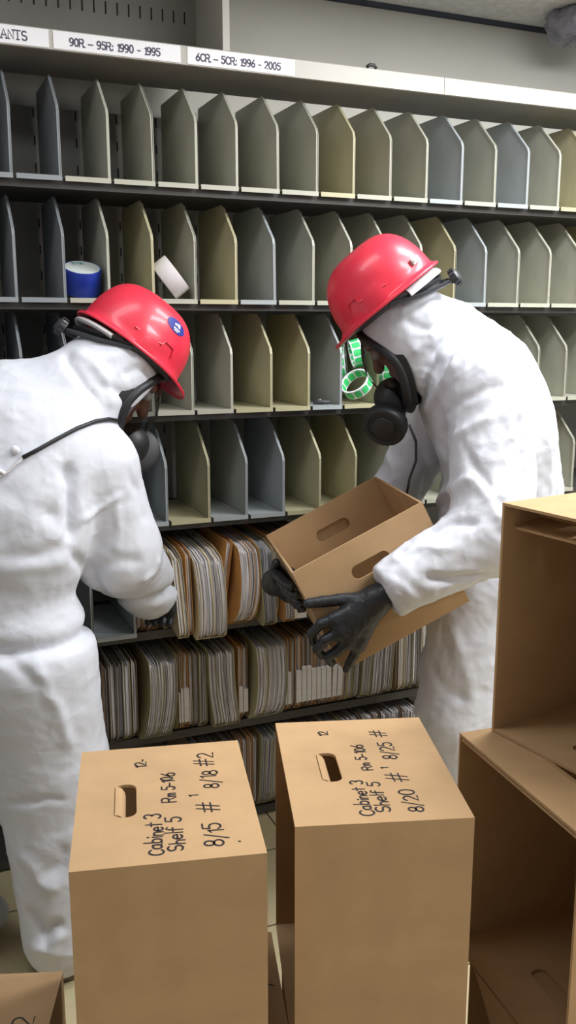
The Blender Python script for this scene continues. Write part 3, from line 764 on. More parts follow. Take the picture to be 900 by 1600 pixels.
# ------------------------------------------------------------------ hard hat (local x ahead, y left, z up from the rim plane)
def hard_hat(root, c, F, U, sticker_side=None, clip_side=None, scale=1.0, knob=(.0, .0)):
    F, L, U = basis(F, U); T0 = frame(c, F, L, U); T = lambda p: T0((p[0] * scale, p[1] * scale, p[2] * scale))
    V = []; Fc = []; nA, nR = 72, 22
    A, B, Hh = .124, .106, .124
    def pt(a, v, off=0):
        ca, sa = math.cos(a), math.sin(a)
        rr = math.cos(v * math.pi / 2) ** .62; zz = math.sin(v * math.pi / 2) ** .92
        x, y, z = (A + off) * rr * ca, (B + off) * rr * sa, (Hh + off) * zz + .004
        if ca > 0: x *= 1 + .03 * ca
        # moulded crown ridges: one broad along the middle, one each side forming a V towards the front
        ridge = .0045 * math.exp(-(y / .014) ** 2) * min(1, v * 2.2)
        lane = abs(abs(y) - (.034 + .012 * x / .1)); ridge += .0022 * math.exp(-(lane / .007) ** 2) * min(1, max(0, v - .3) * 3)
        z += ridge
        # side slots for accessories
        side = math.exp(-((abs(a if a < math.pi else a - 2 * math.pi) - 1.57) / .26) ** 4)
        k = side * (1 if v < .16 else max(0, 1 - (v - .16) / .03))
        x += .004 * k * ca; y += .005 * k * sa
        return x, y, z
    rows = []
    # outer shell from the brim lip up to the crown
    def rimring(ext_f, ext_s, z):
        out = []
        for i in range(nA):
            a = 2 * math.pi * i / nA; ca, sa = math.cos(a), math.sin(a)
            fr = max(0, ca) ** 1.6; e = ext_s + (ext_f - ext_s) * fr
            out.append(((A * (1.03 if ca > 0 else 1) + e) * ca, (B + e * (1 - .25 * fr)) * sa, z - .014 * fr * (e / max(ext_f, .001)) - .004 * (1 - fr)))
        return out
    rows.append(rimring(.036, .011, -.004)); rows.append(rimring(.0375, .0125, -.001)); rows.append(rimring(.036, .011, .0025)); rows.append(rimring(.015, .004, .005))
    for j in range(nR):
        v = (j / (nR - 1)) ** .9 * .985 + .012
        rows.append([pt(2 * math.pi * i / nA, min(v, .999)) for i in range(nA)])
    inner = []
    for j in range(9):
        v = 1 - j / 8 * .97
        inner.append([pt(2 * math.pi * i / nA, min(v, .999), -.004) for i in range(nA)])
    rows += inner; rows.append(rimring(.018, .004, .001))
    mb = MB(); flat = [T(p) for r in rows for p in r]; k = len(rows)
    for i in range(k):
        i2 = (i + 1) % k
        for j in range(nA): Fc.append((i * nA + j, i * nA + (j + 1) % nA, i2 * nA + (j + 1) % nA, i2 * nA + j))
    mb.add(flat, Fc)
    hat = mb.build('hard_hat', M['red'], root, True, True, 50)
    hat['label'] = 'red hard hat'
    # harness: headband, strap and ratchet at the nape
    mb = MB(); band = []
    for i in range(48):
        a = 2 * math.pi * i / 48; ca, sa = math.cos(a), math.sin(a)
        band.append(T((.108 * ca - .006, .097 * sa, -.010 - .030 * max(0, -ca) ** 1.2)))
    mb.tube(band, .0125 * scale, 8, closed=True, flat=.28)
    for sg in (-1, 1):
        mb.tube([T((-.02, .099 * sg, -.012)), T((-.080, .078 * sg, -.040)), T((-.122, .034 * sg, -.053)), T((-.134, 0, -.056))], .0115 * scale, 8, flat=.45)
        for x in (.06, -.04): mb.tube([T((x, .084 * sg, -.006)), T((x * .9, .090 * sg, .008))], .006 * scale, 6)
    mb.build('suspension', M['plastic'], hat, True, True, 60)
    mb = MB(); kc = np.array([-.140, 0, -.056])
    TT = lambda p: T((kc[0] - p[2], p[0], kc[1 + 1] + p[1]))
    prof = [(.0, .018), (.012, .018), (.0175, .014), (.019, .008), (.019, .0), (.0, .0)]
    mb.lathe(prof, 24, 0, TT)
    for i in range(12):
        a = 2 * math.pi * i / 12; mb.box((.0175, -.0022, .001), (.0212, .0022, .013), 0, lambda p, a=a: TT((p[0] * math.cos(a) - p[1] * math.sin(a), p[0] * math.sin(a) + p[1] * math.cos(a), p[2])))
    mb.build('ratchet_knob', M['plastic'], hat, True, True, 30)
    mb = MB()
    for sg in (-1, 1):
        pts = [T((-.118 + .0 * q, sg * q, -.012 - .008)) for q in (0, .02)]
    path = [T((-.120 * math.cos(R(q)), .104 * math.sin(R(q)), -.018)) for q in np.linspace(-58, 58, 15)]
    mb.tube(path, .0130 * scale, 10, flat=.5); mb.build('sweat_pad', M['pad'], hat, True, True, 60)
    if sticker_side:
        mb = MB(); V = []; a0, v0 = sticker_side; n = 28
        def on(da, dv, off): return T(pt(a0 + da, v0 + dv, off))
        mb.add([on(0, 0, .0010)] + [on(.27 * math.cos(q) , .10 * math.sin(q), .0010) for q in np.linspace(0, 2 * math.pi, n, False)], [(0, i + 1, (i + 1) % n + 1) for i in range(n)])
        sg = mb.build('sticker', M['decal_blue'], hat, True, True); sg['label'] = 'blue oval sticker'
        mb = MB()
        for (x0, x1, y0, y1) in ((-.10, -.03, -.01, .055), (-.02, .01, .0, .05), (.02, .075, -.005, .03), (-.11, .08, -.055, -.035), (-.06, .06, -.082, -.068)):
            q = [(x0, y0), (x1, y0), (x1 - .005, y1), (x0 + .008, y1)]
            mb.add([on(-x, y, .0017) for x, y in q], [(0, 1, 2, 3)])
        mb.build('emblem', M['decal_white'], sg, True, True)
    if clip_side:
        a0, v0 = clip_side; p0 = np.array(pt(a0, v0, .004)); tx = unit(np.array(pt(a0 + .05, v0)) - np.array(pt(a0 - .05, v0))); nz = unit([p0[0] / A ** 2, p0[1] / B ** 2, p0[2] / Hh ** 2 * .3]); ty = np.cross(nz, tx)
        mb = MB(); TT = lambda q: T(p0 + tx * q[0] + ty * q[1] + nz * q[2])
        mb.box((-.012, -.007, -.004), (.012, .007, .004), 0, TT); mb.box((-.009, -.004, .004), (.009, .004, .0055), 0, TT)
        mb.build('lamp_clip', M['clip_grey'], hat, False, True)
    # raised moulding step on each side above the brim
    for sg in (-1, 1):
        mb = MB()
        q = [pt(sg * 1.05, .10, .0015), pt(sg * 1.10, .19, .0015), pt(sg * 1.32, .19, .0015), pt(sg * 1.36, .13, .0015), pt(sg * 1.9, .10, .0015)]
        mb.tube([T(p) for p in q], .0022, 6)
        mb.build('side_moulding', M['red'], hat, True, True, 60)
    return hat

# ------------------------------------------------------------------ full-face respirator (local x ahead, y left, z up from skull centre)
def respirator(root, c, F, U, cart):
    F, L, U = basis(F, U); T = frame(c, F, L, U)
    def rim(a):
        y, z = .084 * math.cos(a), -.050 + .104 * math.sin(a)
        return np.array([.082 - .046 * (y / .084) ** 2 + .018 * max(0, -math.sin(a)) , y, z])
    mb = MB(); path = [T(rim(2 * math.pi * i / 48)) for i in range(48)]
    mb.tube(path, .0135, 10, closed=True, flat=.8)
    V = []; Fc = []
    for t in np.linspace(0, 1, 5):
        for i in range(48):
            p = rim(2 * math.pi * i / 48); q = p.copy(); q[1] *= 1 + .10 * t; q[2] = -.05 + (q[2] + .05) * (1 + .06 * t); q[0] -= .026 * t - .012 * math.sin(t * 3.14); V.append(T(q))
    for j in range(4):
        for i in range(48): Fc.append((j * 48 + i, j * 48 + (i + 1) % 48, (j + 1) * 48 + (i + 1) % 48, (j + 1) * 48 + i))
    mb.add(V, Fc)
    seal = mb.build('respirator', M['rubber'], root, True, True, 60); seal['label'] = 'black full-face respirator'
    V = []; Fc = []; n, k = 48, 10
    for j in range(k + 1):
        t = j / k
        for i in range(n):
            p = rim(2 * math.pi * i / n); cen = np.array([.122, 0, -.040])
            q = p * (1 - t) + cen * t; q[0] += .034 * math.sin(t * math.pi * .5) * (1 - .55 * t); V.append(T(q))
    for j in range(k):
        for i in range(n): Fc.append((j * n + i, j * n + (i + 1) % n, (j + 1) * n + (i + 1) % n, (j + 1) * n + i))
    obj('lens', V, Fc, M['visor'], seal, True, None, True)
    def cup(Q):
        q = np.stack([(Q - c) @ F, (Q - c) @ L, (Q - c) @ U], 1)
        d = ell(q, (.116, 0, -.106), (.046, .052, .042)); d = smin(d, ell(q, (.128, 0, -.128), (.030, .030, .030)), .02)
        for sg in (1,):
            e = np.array(cart) * [1, sg, 1]
            d = smin(d, cone(q, (.125, sg * .02, -.125), e * [.96, .75, .97], .022, .020), .02)
        return d
    cs = np.array(c) + F * .13 + U * -.13
    V, Fc = nets(cup, cs - .13, cs + .13, .005); obj('nose_cup', V, Fc, M['rubber'], seal, True, None, True)
    for sg in (1,):           # single canister on the wearer's left
        e = np.array(cart) * [1, sg, 1]; ax = unit([.30, sg * 1.0, -.18]); a1 = unit(np.cross(ax, [0, 0, 1])); a2 = np.cross(ax, a1)
        TT = lambda p: T(e + a1 * p[0] + a2 * p[1] + ax * p[2])
        mb = MB(); mb.lathe([(0, -.022), (.040, -.022), (.050, -.017), (.0525, -.010), (.0525, .008), (.0505, .014), (.046, .0165), (.0385, .0165), (.037, .0135), (.030, .0135), (.028, .0175), (.024, .019), (0, .0195)], 40, 0, TT)
        mb.build('filter_cartridge', M['rubber'], seal, True, True, 28)
    return seal

# ------------------------------------------------------------------ gloved hands
def glove(root, wrist, fore, palm_pts, fingers, thumb, radii=(.0140, .0112, .0100, .0090), name='glove', cuff=.030, vox=.0032):
    """fingers: list of 4-point chains starting at the knuckle; palm_pts: knuckle line inner points"""
    def fn(Q):
        d = cone(Q, fore, wrist, cuff * 1.02, cuff * .92)
        for ch in fingers + [thumb]:
            k0 = ch[0]; d = smin(d, cone(Q, wrist, k0, .025, .0165), .016)
        kn = [f[0] for f in fingers]
        for a, b in zip(kn[:-1], kn[1:]): d = smin(d, cone(Q, a, b, .0140, .0140), .008)
        mid = np.mean(kn + [wrist], 0); d = smin(d, cone(Q, wrist, mid, .026, .020), .012)
        fd = None
        for j, ch in enumerate(fingers + [thumb]):
            sc = (1, 1.02, 1, .90, 1.22)[j] if len(fingers) == 4 else 1
            c = None
            for i in range(len(ch) - 1):
                e = cone(Q, ch[i], ch[i + 1], radii[i] * sc, radii[i + 1] * sc); c = e if c is None else smin(c, e, .003)
            d = smin(d, c, .004)
        return d
    pts = np.array([wrist, fore] + [p for ch in fingers + [thumb] for p in ch])
    V, Fc = nets(fn, pts.min(0) - .04, pts.max(0) + .04, vox)
    N = normals(V, Fc); V = V + N * crumple(V, N, .0006, 60)[:, None]
    return obj(name, V, Fc, M['glove'], root, True, None, True)

# ------------------------------------------------------------------ head under the hood
def head_fn(c, F, L, U, neck):
    def fn(Q):
        q = np.stack([(Q - c) @ F, (Q - c) @ L, (Q - c) @ U], 1)
        d = ell(q, (-.012, 0, .022), (.094, .074, .088))
        d = smin(d, ell(q, (.030, 0, -.062), (.052, .054, .056)), .04)
        d = smin(d, ell(q, (.060, 0, -.098), (.020, .026, .018)), .02)            # chin
        d = smin(d, cone(q, (.084, 0, .004), (.102, 0, -.036), .008, .013), .014)   # nose
        d = smin(d, cone(q, (.080, -.030, .018), (.080, .030, .018), .010, .010), .018)   # brow
        d = smin(d, cone(q, (.080, -.016, -.064), (.080, .016, -.064), .0065, .0065), .008)  # lips
        for sg in (-1, 1):
            d = smax(d, -ell(q, (.094, sg * .031, -.004), (.015, .016, .011)), .010)
            d = smin(d, ell(q, (-.012, sg * .076, -.010), (.018, .008, .032)), .008)
        a = np.array(c); d = smin(d, cone(Q, a - U * .05 - F * .03, neck, .054, .062), .03)
        d = smin(d, cone(Q, np.asarray(neck), np.asarray(neck) - np.array([0, 0, .06]), .064, .085), .04)
        return d
    return fn
def head(root, c, F, U, neck):
    F, L, U = basis(F, U); c = np.array(c)
    pts = np.array([c + F * .12, c - F * .12, c + U * .12, c - U * .14, c + L * .1, c - L * .1, neck, np.asarray(neck) - [0, 0, .1]])
    V, Fc = nets(head_fn(c, F, L, U, neck), pts.min(0) - .09, pts.max(0) + .09, .0048)
    h = obj('body', V, Fc, M['skin'], root, True, None, True)
    for sg in (-1, 1):
        e = c + F * .079 + L * .031 * sg - U * .004; T = frame(e, L, U, F)
        mb = MB(); k = 10
        mb.lathe([(.0118 * math.cos(R(q)), .0118 * math.sin(R(q))) for q in np.linspace(-80, 90, k)], 16, 0, T)
        o = mb.build('eye', M['eye'], h, True, True)
        mb = MB(); mb.lathe([(.0052, .0108), (.0035, .0115), (.0, .0120)], 16, 0, T); mb.build('iris', M['iris'], o, True, True)
    return h
exec_people = True

# ================================================================== worker on the right, holding the box
def worker_right():
    root = tag(empty('person', (.50, 2.22, 0)), 'person in white coverall and red hard hat holding a tilted cardboard box, at the right', 'person')
    # the held box fixes both hands
    o = np.array([.26298138, 1.90649159, .76900581]); a, b_, g = .16867447, -.01621526, -.46905587
    Rm = Matrix.Rotation(a, 3, 'Z') @ Matrix.Rotation(b_, 3, 'X') @ Matrix.Rotation(g, 3, 'Y'); RM = np.array(Rm)
    loc = lambda x, y, z: o + RM @ np.array([x, y, z])
    def on_front(px, py, off):
        """point on the near end panel under a pixel, off metres in front of it"""
        n = -RM[:, 1]; d = ray(px, py); cam = np.array([0, 0, CAMH]); t = ((o + n * off - cam) @ n) / (d @ n); return cam + d * t
    F, L, U = basis((-.72, .33, -.60), (-.63, .05, .77))
    sk = P(630, 516, 2.13); hatc = P(606, 467, 2.110)                                     # skull centre
    neck = np.array([.375, 2.165, 1.405])
    lsh, rsh = P(765, 606, 2.02), np.array([.435, 2.40, 1.27])
    lel, lwr = P(772, 828, 1.90), on_front(596, 930, .045)
    rel, rwr = np.array([.29, 2.475, .965]), loc(-.214, .440, .125)
    hips = np.array([.525, 2.24, .90]); waist = np.array([.535, 2.24, 1.02]); chest = np.array([.500, 2.20, 1.20]); back = np.array([.462, 2.18, 1.325])
    def suit(Q):
        fw = unit([-.96, .28, 0]); lf = np.array([-fw[1], fw[0], 0]); Bz = np.stack([fw, lf, [0, 0, 1]])
        d = ell(Q, hips - [0, 0, .04], (.150, .205, .17), Bz)
        d = smin(d, ell(Q, waist, (.150, .195, .17), Bz), .05)
        tl = unit([-.35, .10, 1]); Bc = np.stack([unit(np.cross(lf, tl)), lf, tl])
        d = smin(d, ell(Q, chest, (.145, .205, .20), Bc), .05)
        d = smin(d, ell(Q, back + [0.0, .0, -.03], (.125, .19, .13), Bc), .05)
        d = smin(d, cone(Q, back + [0, 0, -.01], lsh, .09, .085), .05); d = smin(d, cone(Q, back + [0, 0, -.01], rsh, .09, .085), .05)
        d = smin(d, cone(Q, back, neck, .10, .082), .05)
        d = smin(d, cone(Q, neck, sk - F * .035 - U * .035, .086, .080), .05)          # hood nape
        hd = ell(np.stack([(Q - sk) @ F, (Q - sk) @ L, (Q - sk) @ U], 1), (-.008, 0, -.014), (.102, .094, .126))
        d = smin(d, hd, .03)
        d = smin(d, cone(Q, sk - U * .105 + F * .0, chest + [-.085, .01, .06], .070, .085), .04)   # bib under the chin
        q = np.stack([(Q - sk) @ F, (Q - sk) @ L, (Q - sk) @ U], 1)
        d = smax(d, -ell(q, (.122, 0, -.052), (.096, .165, .122)), .010)               # face opening
        # arms
        ar = cone(Q, lsh, lel, .092, .088); ar = smin(ar, cone(Q, lel, lwr, .086, .058), .03); ar = smax(ar, (Q - lwr - (lel - lwr) * .04) @ unit(lwr - lel), .008)
        d = smin(d, ar, .028)
        ar = cone(Q, rsh, rel, .085, .068); ar = smin(ar, cone(Q, rel, rwr, .068, .036), .03); ar = smax(ar, (Q - rwr - (rel - rwr) * .36) @ unit(rwr - rel), .008); d = smin(d, ar, .028)
        # legs
        for sg, kx, fx in ((1, (.425, 2.11, .50), (.47, 2.10, .09)), (-1, (.47, 2.37, .50), (.52, 2.40, .09))):
            hp = hips + lf * .095 * sg + np.array([-.02, 0, -.10])
            lg = cone(Q, hp, kx, .125, .098); lg = smin(lg, cone(Q, kx, fx, .096, .072), .04)
            lg = smin(lg, cone(Q, np.array(fx) - [0, 0, .03], np.array(fx) + fw * .15 + [0, 0, -.045], .058, .042), .03); d = smin(d, lg, .04)
        return smax(d, -(Q[:, 2] - .002), .004)
    V, Fc = nets(suit, (-.12, 1.72, -.03), (.86, 2.66, 1.66), .0070)
    V = relax(V, Fc, 1); N = normals(V, Fc)
    damp = np.clip((np.linalg.norm(V - (sk + F * .07), axis=1) - .09) / .06, .15, 1)
    disp = crumple(V, N, .0030, 6.5, seed=3) * damp + crumple(V, N, .0017, 17.0, seed=8) * damp
    disp += folds(V, N, [
        ([(645, 640), (672, 590), (700, 540), (725, 515)], -.012, .010), ([(660, 650), (690, 590), (722, 535)], .010, .014),
        ([(700, 690), (740, 660), (770, 640)], .007, .012), ([(690, 650), (735, 615), (775, 600)], -.006, .010),
        ([(655, 800), (690, 770), (740, 745)], .010, .014), ([(660, 830), (700, 812), (745, 815)], -.010, .010), ([(740, 750), (775, 790), (800, 830)], .008, .012),
        ([(720, 700), (760, 760), (785, 800)], -.007, .010), ([(815, 640), (822, 720), (826, 780)], -.016, .014), ([(800, 620), (808, 690)], .008, .016),
        ([(600, 880), (650, 850), (700, 850)], .006, .010), ([(585, 905), (610, 935), (640, 955)], -.004, .007), ([(600, 895), (628, 925), (660, 940)], .004, .007),
        ([(650, 700), (672, 740), (668, 790)], -.010, .012), ([(690, 470), (740, 500), (800, 540)], .004, .014), ([(620, 500), (660, 520), (700, 510)], -.006, .010), ([(640, 560), (670, 540), (690, 500)], .006, .012),
        ([(850, 600), (860, 680), (868, 770)], .006, .016), ([(660, 905), (720, 912), (766, 905)], -.012, .010), ([(690, 960), (720, 1040), (740, 1120)], .006, .016), ([(665, 1030), (690, 1080), (730, 1100)], -.006, .014)])
    V = V + N * disp[:, None]
    suit_o = obj('coverall', V, Fc, M['tyvek'], root, True, None, True); suit_o['label'] = 'white hooded coverall'
    head(root, sk, F, U, neck)
    hard_hat(root, hatc, F, U, clip_side=(2.62, .10))
    respirator(root, sk, F, U, (.158, .050, -.147))
    # left glove on the near end of the box
    G = on_front
    glove(root, G(588, 937, .036), G(640, 905, .05), None,
          [[G(523, 968, .034), G(501, 975, .032), G(487, 990, .014), G(490, 1004, -.012)],
           [G(532, 987, .038), G(508, 1000, .036), G(496, 1014, .014), G(503, 1024, -.012)],
           [G(544, 1001, .036), G(526, 1018, .032), G(512, 1026, .012), G(518, 1036, -.014)],
           [G(560, 1008, .032), G(553, 1024, .026), G(546, 1036, .019), G(541, 1046, .013)]],
          [G(560, 938, .030), G(533, 937, .022), G(505, 940, .015), G(482, 943, .0125)])
    # right glove under the left-hand side of the box, fingers towards the camera
    X = -.16
    ch = []
    for k, z in enumerate((.190, .168, .146, .124)):
        e = (.0, -.006, .0, .014)[k]
        ch.append([loc(X - .024, .265, z), loc(X - .021, .205 + e, z), loc(X - .018, .160 + e, z), loc(X - .0115, .118 + e, z)])
    glove(root, loc(X - .036, .372, .138), rwr + (rel - rwr) * .46, None, ch, [loc(X - .028, .312, .162), loc(X - .024, .283, .190), loc(X - .018, .262, .208), loc(X - .0135, .240, .220)])
    # thin cord hanging from the mask
    mb = MB(); mb.tube([P(640, 664, 2.03), P(650, 690, 2.05), P(650, 720, 2.06), P(640, 748, 2.06), P(635, 775, 2.08)], .0032, 8); mb.build('cord', M['rubber'], root, True, True)
    # the carton itself is a thing of its own
    bx = tag(empty('cardboard_box', tuple(o), Rm.to_euler()), 'open cardboard box tilted in the gloved hands of the right-hand person', 'cardboard box')
    w, l, t = .32, .385, .255
    for nm, y, sg in (('near', 0, 1), ('far', l, -1)):
        Tn = (lambda p, y=y, sg=sg: (p[1] - w / 2, y + (-p[2]) * sg, t - p[0]))
        ep = panel_with_hole(MB(), Tn, t, w, .070, w / 2, .092, .033, TK).build('end_panel', M['kraft'], bx)
        if nm == 'far':       # the cut-out tongue still hangs behind the hole
            q = [(-.052, .0), (.052, .0), (.052, .040), (.040, .050), (-.040, .050), (-.052, .040)]
            V = [(a, l + .004 + b * .10 + dy, t - .050 - b) for dy in (0, .003) for a, b in q]
            obj('handle_flap', V, [(5, 4, 3, 2, 1, 0), (6, 7, 8, 9, 10, 11)] + [(i, (i + 1) % 6, 6 + (i + 1) % 6, 6 + i) for i in range(6)], M['kraft'], ep)
    for x in (-w / 2, w / 2 - TK): MB().box((x, TK, 0), (x + TK, l - TK, t)).build('side_panel', M['kraft'], bx)
    MB().box((-w / 2 + TK, TK, 0), (w / 2 - TK, l - TK, TK)).build('bottom_panel', M['kraft'], bx)

# ================================================================== worker on the left, stooping to the shelf
def worker_left():
    root = tag(empty('person', (-.6, 1.84, 0)), 'person in white coverall and red hard hat with blue sticker, stooping at the left', 'person')
    F, L, U = basis((.70, .33, -.63), (.58, .30, .76))
    sk = P(182, 582, 2.03); hatc = P(202, 545, 2.06)
    neck = np.array([-.462, 1.975, 1.295])
    rsh, lsh = P(150, 728, 1.93), np.array([-.80, 2.0, 1.22])
    rel, rwr = P(182, 856, 1.97), P(232, 922, 2.20)
    lel, lwr = np.array([-.84, 2.07, .98]), np.array([-.68, 1.99, .80])
    hips = np.array([-.645, 1.88, .86]); waist = np.array([-.64, 1.88, 1.0]); chest = np.array([-.61, 1.92, 1.13]); back = np.array([-.585, 1.96, 1.235])
    def suit(Q):
        fw = unit([.35, .94, 0]); lf = np.array([-fw[1], fw[0], 0]); Bz = np.stack([fw, lf, [0, 0, 1]])
        tl = unit([.22, .30, 1]); Bc = np.stack([unit(np.cross(lf, tl)), lf, tl])
        d = ell(Q, hips - [0, 0, .10], (.155, .208, .20), Bz)
        d = smin(d, ell(Q, waist - [0, 0, .02], (.150, .216, .17), Bz), .05)
        d = smin(d, ell(Q, chest, (.165, .222, .19), Bc), .09)
        d = smin(d, ell(Q, back, (.125, .20, .125), Bc), .08)
        d = smin(d, cone(Q, back + [.04, 0, -.03], rsh, .10, .088), .05); d = smin(d, cone(Q, back, lsh, .10, .088), .05)
        d = smin(d, cone(Q, back, neck, .11, .088), .05)
        d = smin(d, cone(Q, neck, sk - F * .035 - U * .04, .088, .080), .05)
        q = np.stack([(Q - sk) @ F, (Q - sk) @ L, (Q - sk) @ U], 1)
        d = smin(d, ell(q, (-.008, 0, -.020), (.102, .094, .128)), .03)
        d = smin(d, cone(Q, sk - U * .10, chest + fw * .10 + [.03, 0, .05], .066, .08), .04)
        d = smax(d, -ell(q, (.142, 0, -.052), (.086, .135, .118)), .010)
        ar = cone(Q, rsh, rel, .090, .094); ar = smin(ar, cone(Q, rel, rwr, .092, .074), .03); ar = smax(ar, (Q - rwr - (rwr - rel) * .20) @ unit(rwr - rel), .02); d = smin(d, ar, .018)
        ar = cone(Q, lsh, lel, .09, .085); ar = smin(ar, cone(Q, lel, lwr, .082, .052), .03); d = smin(d, ar, .025)
        for sg, kx, fx in ((-1, (-.535, 1.88, .47), (-.515, 1.82, .09)), (1, (-.76, 1.90, .47), (-.78, 1.82, .09))):
            hp = hips + lf * .10 * sg + np.array([0, 0, -.12])
            lg = cone(Q, hp, kx, .138, .124); lg = smin(lg, cone(Q, kx, fx, .122, .084), .04)
            lg = smin(lg, cone(Q, np.array(fx) - [0, 0, .03], np.array(fx) + fw * .14 + [.01 * sg, 0, -.045], .062, .044), .03); d = smin(d, lg, .04)
        return smax(d, -(Q[:, 2] - .002), .004)
    V, Fc = nets(suit, (-1.02, 1.58, -.03), (-.14, 2.40, 1.52), .0070)
    V = relax(V, Fc, 1); N = normals(V, Fc)
    damp = np.clip((np.linalg.norm(V - (sk + F * .07), axis=1) - .09) / .06, .15, 1)
    disp = crumple(V, N, .0014, 5.0, seed=23) * damp + crumple(V, N, .0010, 15.0, seed=31) * damp
    zz = V[:, 2]
    groove = -.022 * np.exp(-((zz - .803) / .016) ** 2) + .004 * np.exp(-((zz - .862) / .05) ** 2)
    disp += groove * np.clip((2.0 - np.abs(V[:, 1] - 1.88) * 2), 0, 1)
    disp += folds(V, N, [
        ([(112, 720), (118, 790), (120, 850)], -.020, .016), ([(118, 860), (150, 920), (165, 940)], -.012, .014), ([(75, 800), (112, 825)], -.006, .016), ([(0, 880), (60, 872), (115, 855)], -.007, .016),
        ([(0, 900), (50, 890), (118, 880)], .005, .018), ([(40, 790), (90, 770), (110, 745)], .004, .025), ([(0, 760), (50, 790), (100, 810)], -.003, .02),
        ([(130, 820), (165, 795), (200, 775)], .006, .008), ([(190, 780), (190, 840), (188, 870)], .004, .008), ([(140, 900), (190, 880), (235, 880)], -.006, .014), ([(225, 910), (245, 895), (255, 870)], .007, .008), ([(205, 740), (225, 770), (235, 820)], -.006, .012),
        ([(100, 540), (125, 580), (165, 640)], -.009, .010), ([(110, 540), (150, 560), (200, 545)], .006, .014), ([(150, 560), (175, 600), (180, 640)], .006, .012), ([(195, 590), (220, 575), (245, 590)], -.006, .009), ([(215, 560), (235, 575)], .006, .010), ([(160, 600), (200, 620), (225, 615)], -.005, .01),
        ([(60, 1040), (85, 1090), (120, 1170)], .008, .014), ([(0, 1010), (40, 1050), (90, 1090)], -.007, .014), ([(0, 1262), (60, 1258), (112, 1250)], -.006, .008), ([(20, 1330), (60, 1380), (100, 1400)], .008, .018), ([(35, 1420), (70, 1470), (105, 1440)], -.014, .014), ([(40, 1480), (75, 1490), (108, 1455)], .012, .014), ([(60, 1390), (100, 1350), (110, 1320)], -.008, .016)])
    V = V + N * disp[:, None]
    suit_o = obj('coverall', V, Fc, M['tyvek'], root, True, None, True); suit_o['label'] = 'white hooded coverall'
    head(root, sk, F, U, neck)
    hard_hat(root, hatc, F, U, sticker_side=(-1.22, .47))
    respirator(root, sk, F, U, (.155, .040, -.108))
    # black strap over the back and shoulder with its clips, laid on the suit
    pr = proj(V); Nn = normals(V, Fc); facing = ((np.array([0, 0, CAMH]) - V) * Nn).sum(1) > 0
    def lay(px, py, off):
        d = np.hypot(pr[:, 0] - px, pr[:, 1] - py); d[~facing] += 1e3; i = np.argsort(d)[:6]
        dep = V[i][:, 1].mean(); p = P(px, py, dep); return p + Nn[i].mean(0) * off
    line = [(36, 716), (60, 703), (90, 686), (120, 670), (148, 659), (168, 655), (184, 657)]
    mb = MB(); mb.tube([lay(x, y, .005) for x, y in line], .0042, 8); st = mb.build('strap', M['rubber'], root, True, True); st['label'] = 'black strap over the shoulder'
    mb = MB(); mb.tube([lay(x, y, .004) for x, y in ((38, 715), (26, 726), (14, 738), (0, 746), (-20, 756))], .0028, 8); mb.build('grey_strap_end', M['pad'], st, True, True)
    mb = MB(); c = lay(24, 705, .006); mb.lathe([(.0, .004), (.007, .003), (.009, 0), (.009, -.004)], 16, 0, frame(c, (1, 0, 0), (0, 0, 1), (0, -1, 0))); mb.build('snap_button', M['decal_white'], st, True, True)
    mb = MB(); mb.tube([lay(-14, 728, .006), lay(8, 741, .006)], .0042, 8); mb.build('buckle', M['decal_white'], st, True, True)
    # right glove working into the folders, left glove hidden ahead of the body
    w = rwr; dr = unit(rwr - rel); sd = unit(np.cross(dr, [0, 0, 1])); dn = np.cross(sd, dr)
    def hand(w, dr, sd, dn, sgn):
        ch = []
        for k in range(4):
            b = w + dr * .085 + sd * sgn * (-.03 + .02 * k)
            ch.append([b, b + dr * .036 - dn * .006, b + dr * .052 - dn * .026, b + dr * .050 - dn * .046])
        b = w + dr * .025 + sd * sgn * -.030
        return ch, [b, b + dr * .028 + sd * sgn * -.018 - dn * .012, b + dr * .048 + sd * sgn * -.018 - dn * .026, b + dr * .062 + sd * sgn * -.010 - dn * .036]
    ch, th = hand(w, dr, sd, -dn if dn[2] < 0 else dn, -1); glove(root, w, w - dr * .07, None, ch, th)
    w = lwr; dr = unit(lwr - lel); sd = unit(np.cross(dr, [0, 0, 1])); dn = np.cross(sd, dr)
    ch, th = hand(w, dr, sd, -dn if dn[2] < 0 else dn, 1); glove(root, w, w - dr * .07, None, ch, th)
worker_right(); worker_left()

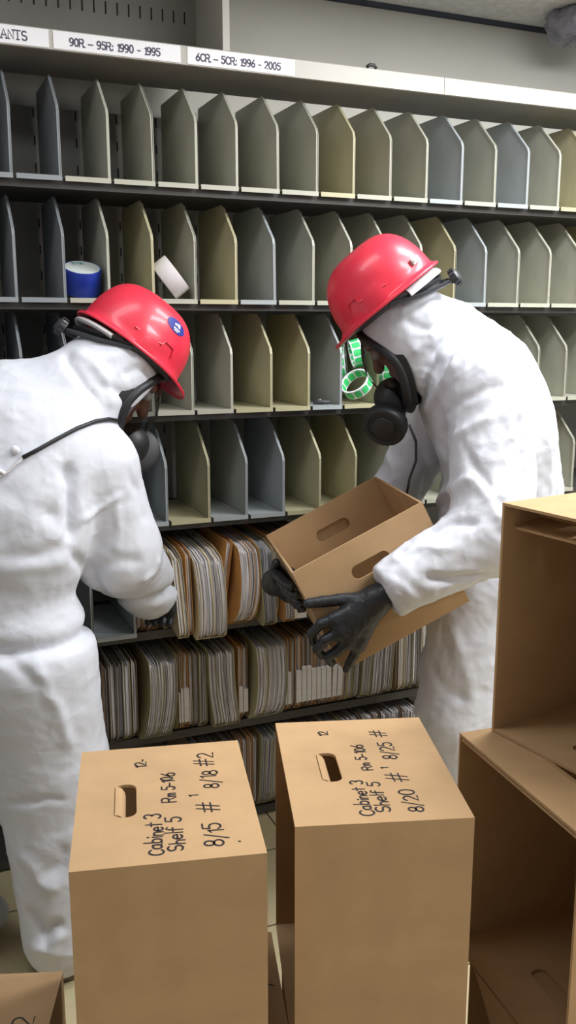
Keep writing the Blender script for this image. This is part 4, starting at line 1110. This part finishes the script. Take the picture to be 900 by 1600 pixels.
# ------------------------------------------------------------------ plastic sheeting bunched under the ceiling
def sheeting(lab, c, ext, seed):
    root = tag(empty('plastic_sheeting', tuple(c)), lab, 'plastic sheeting')
    def fn(Q):
        q = np.stack([(Q - c) @ sS, (Q - c) @ dS, Q[:, 2] - c[2]], 1)
        return ell(q, (0, 0, 0), ext)
    V, Fc = nets(fn, c - max(ext) - .03, c + max(ext) + .03, .010)
    N = normals(V, Fc); V = V + N * (crumple(V, N, .016, 11, seed=seed) + crumple(V, N, .006, 26, seed=seed))[:, None]
    V[:, 2] = np.minimum(V[:, 2], ZC - .001)
    q = (V - c) @ dS; lim = (W(0, D1 - .034, 0) - c) @ dS; V = V - np.outer(np.maximum(0, q - lim), dS)
    obj('folds', V, Fc, M['sheet'], root, True, None, True)
sheeting('crumpled grey plastic sheeting bunched under the ceiling at the top right corner', W(1.11, .20, ZC - .035), (.13, .12, .055), 5)

# ------------------------------------------------------------------ light and camera
def lamp(name, s, d, z, sx, sy, power, color):
    li = bpy.data.lights.new(name, 'AREA'); li.shape = 'RECTANGLE'; li.size = sx; li.size_y = sy; li.energy = power; li.color = color
    o = bpy.data.objects.new(name, li); COL.objects.link(o); o.location = W(s, d, z); o.rotation_euler = (0, 0, AL)
    return o
lamp('ceiling_or_fill_lamp', .85, -.72, ZC - .02, 1.2, .30, 24, (.965, .985, 1))
lamp('ceiling_or_fill_lamp', .75, -1.35, ZC - .02, 1.2, .30, 32, (.965, .985, 1))
lamp('ceiling_or_fill_lamp', -.95, -.80, ZC - .02, 1.2, .30, 7, (.965, .985, 1))
lamp('ceiling_or_fill_lamp', .7, -3.1, ZC - .02, 1.2, .30, 22, (1, .99, .98))  # unseen fill light behind the camera, added to brighten camera-facing surfaces
wd = bpy.data.worlds.new('World'); SC.world = wd; wd.use_nodes = True
wd.node_tree.nodes['Background'].inputs['Color'].default_value = (.5, .5, .52, 1); wd.node_tree.nodes['Background'].inputs['Strength'].default_value = .08
cam = bpy.data.cameras.new('camera'); co = bpy.data.objects.new('camera', cam); COL.objects.link(co)
cam.sensor_fit = 'VERTICAL'; cam.sensor_height = 36; cam.lens = 36 * FPX / 1600; cam.clip_start = .02
co.location = (0, 0, CAMH); co.rotation_euler = (math.pi / 2 - TH, 0, 0)
SC.camera = co
SC.cycles.use_denoising = True
SC.view_settings.view_transform = 'Standard'; SC.view_settings.look = 'None'; SC.view_settings.gamma = 1; SC.view_settings.use_curve_mapping = False
SC.view_settings.exposure = .36
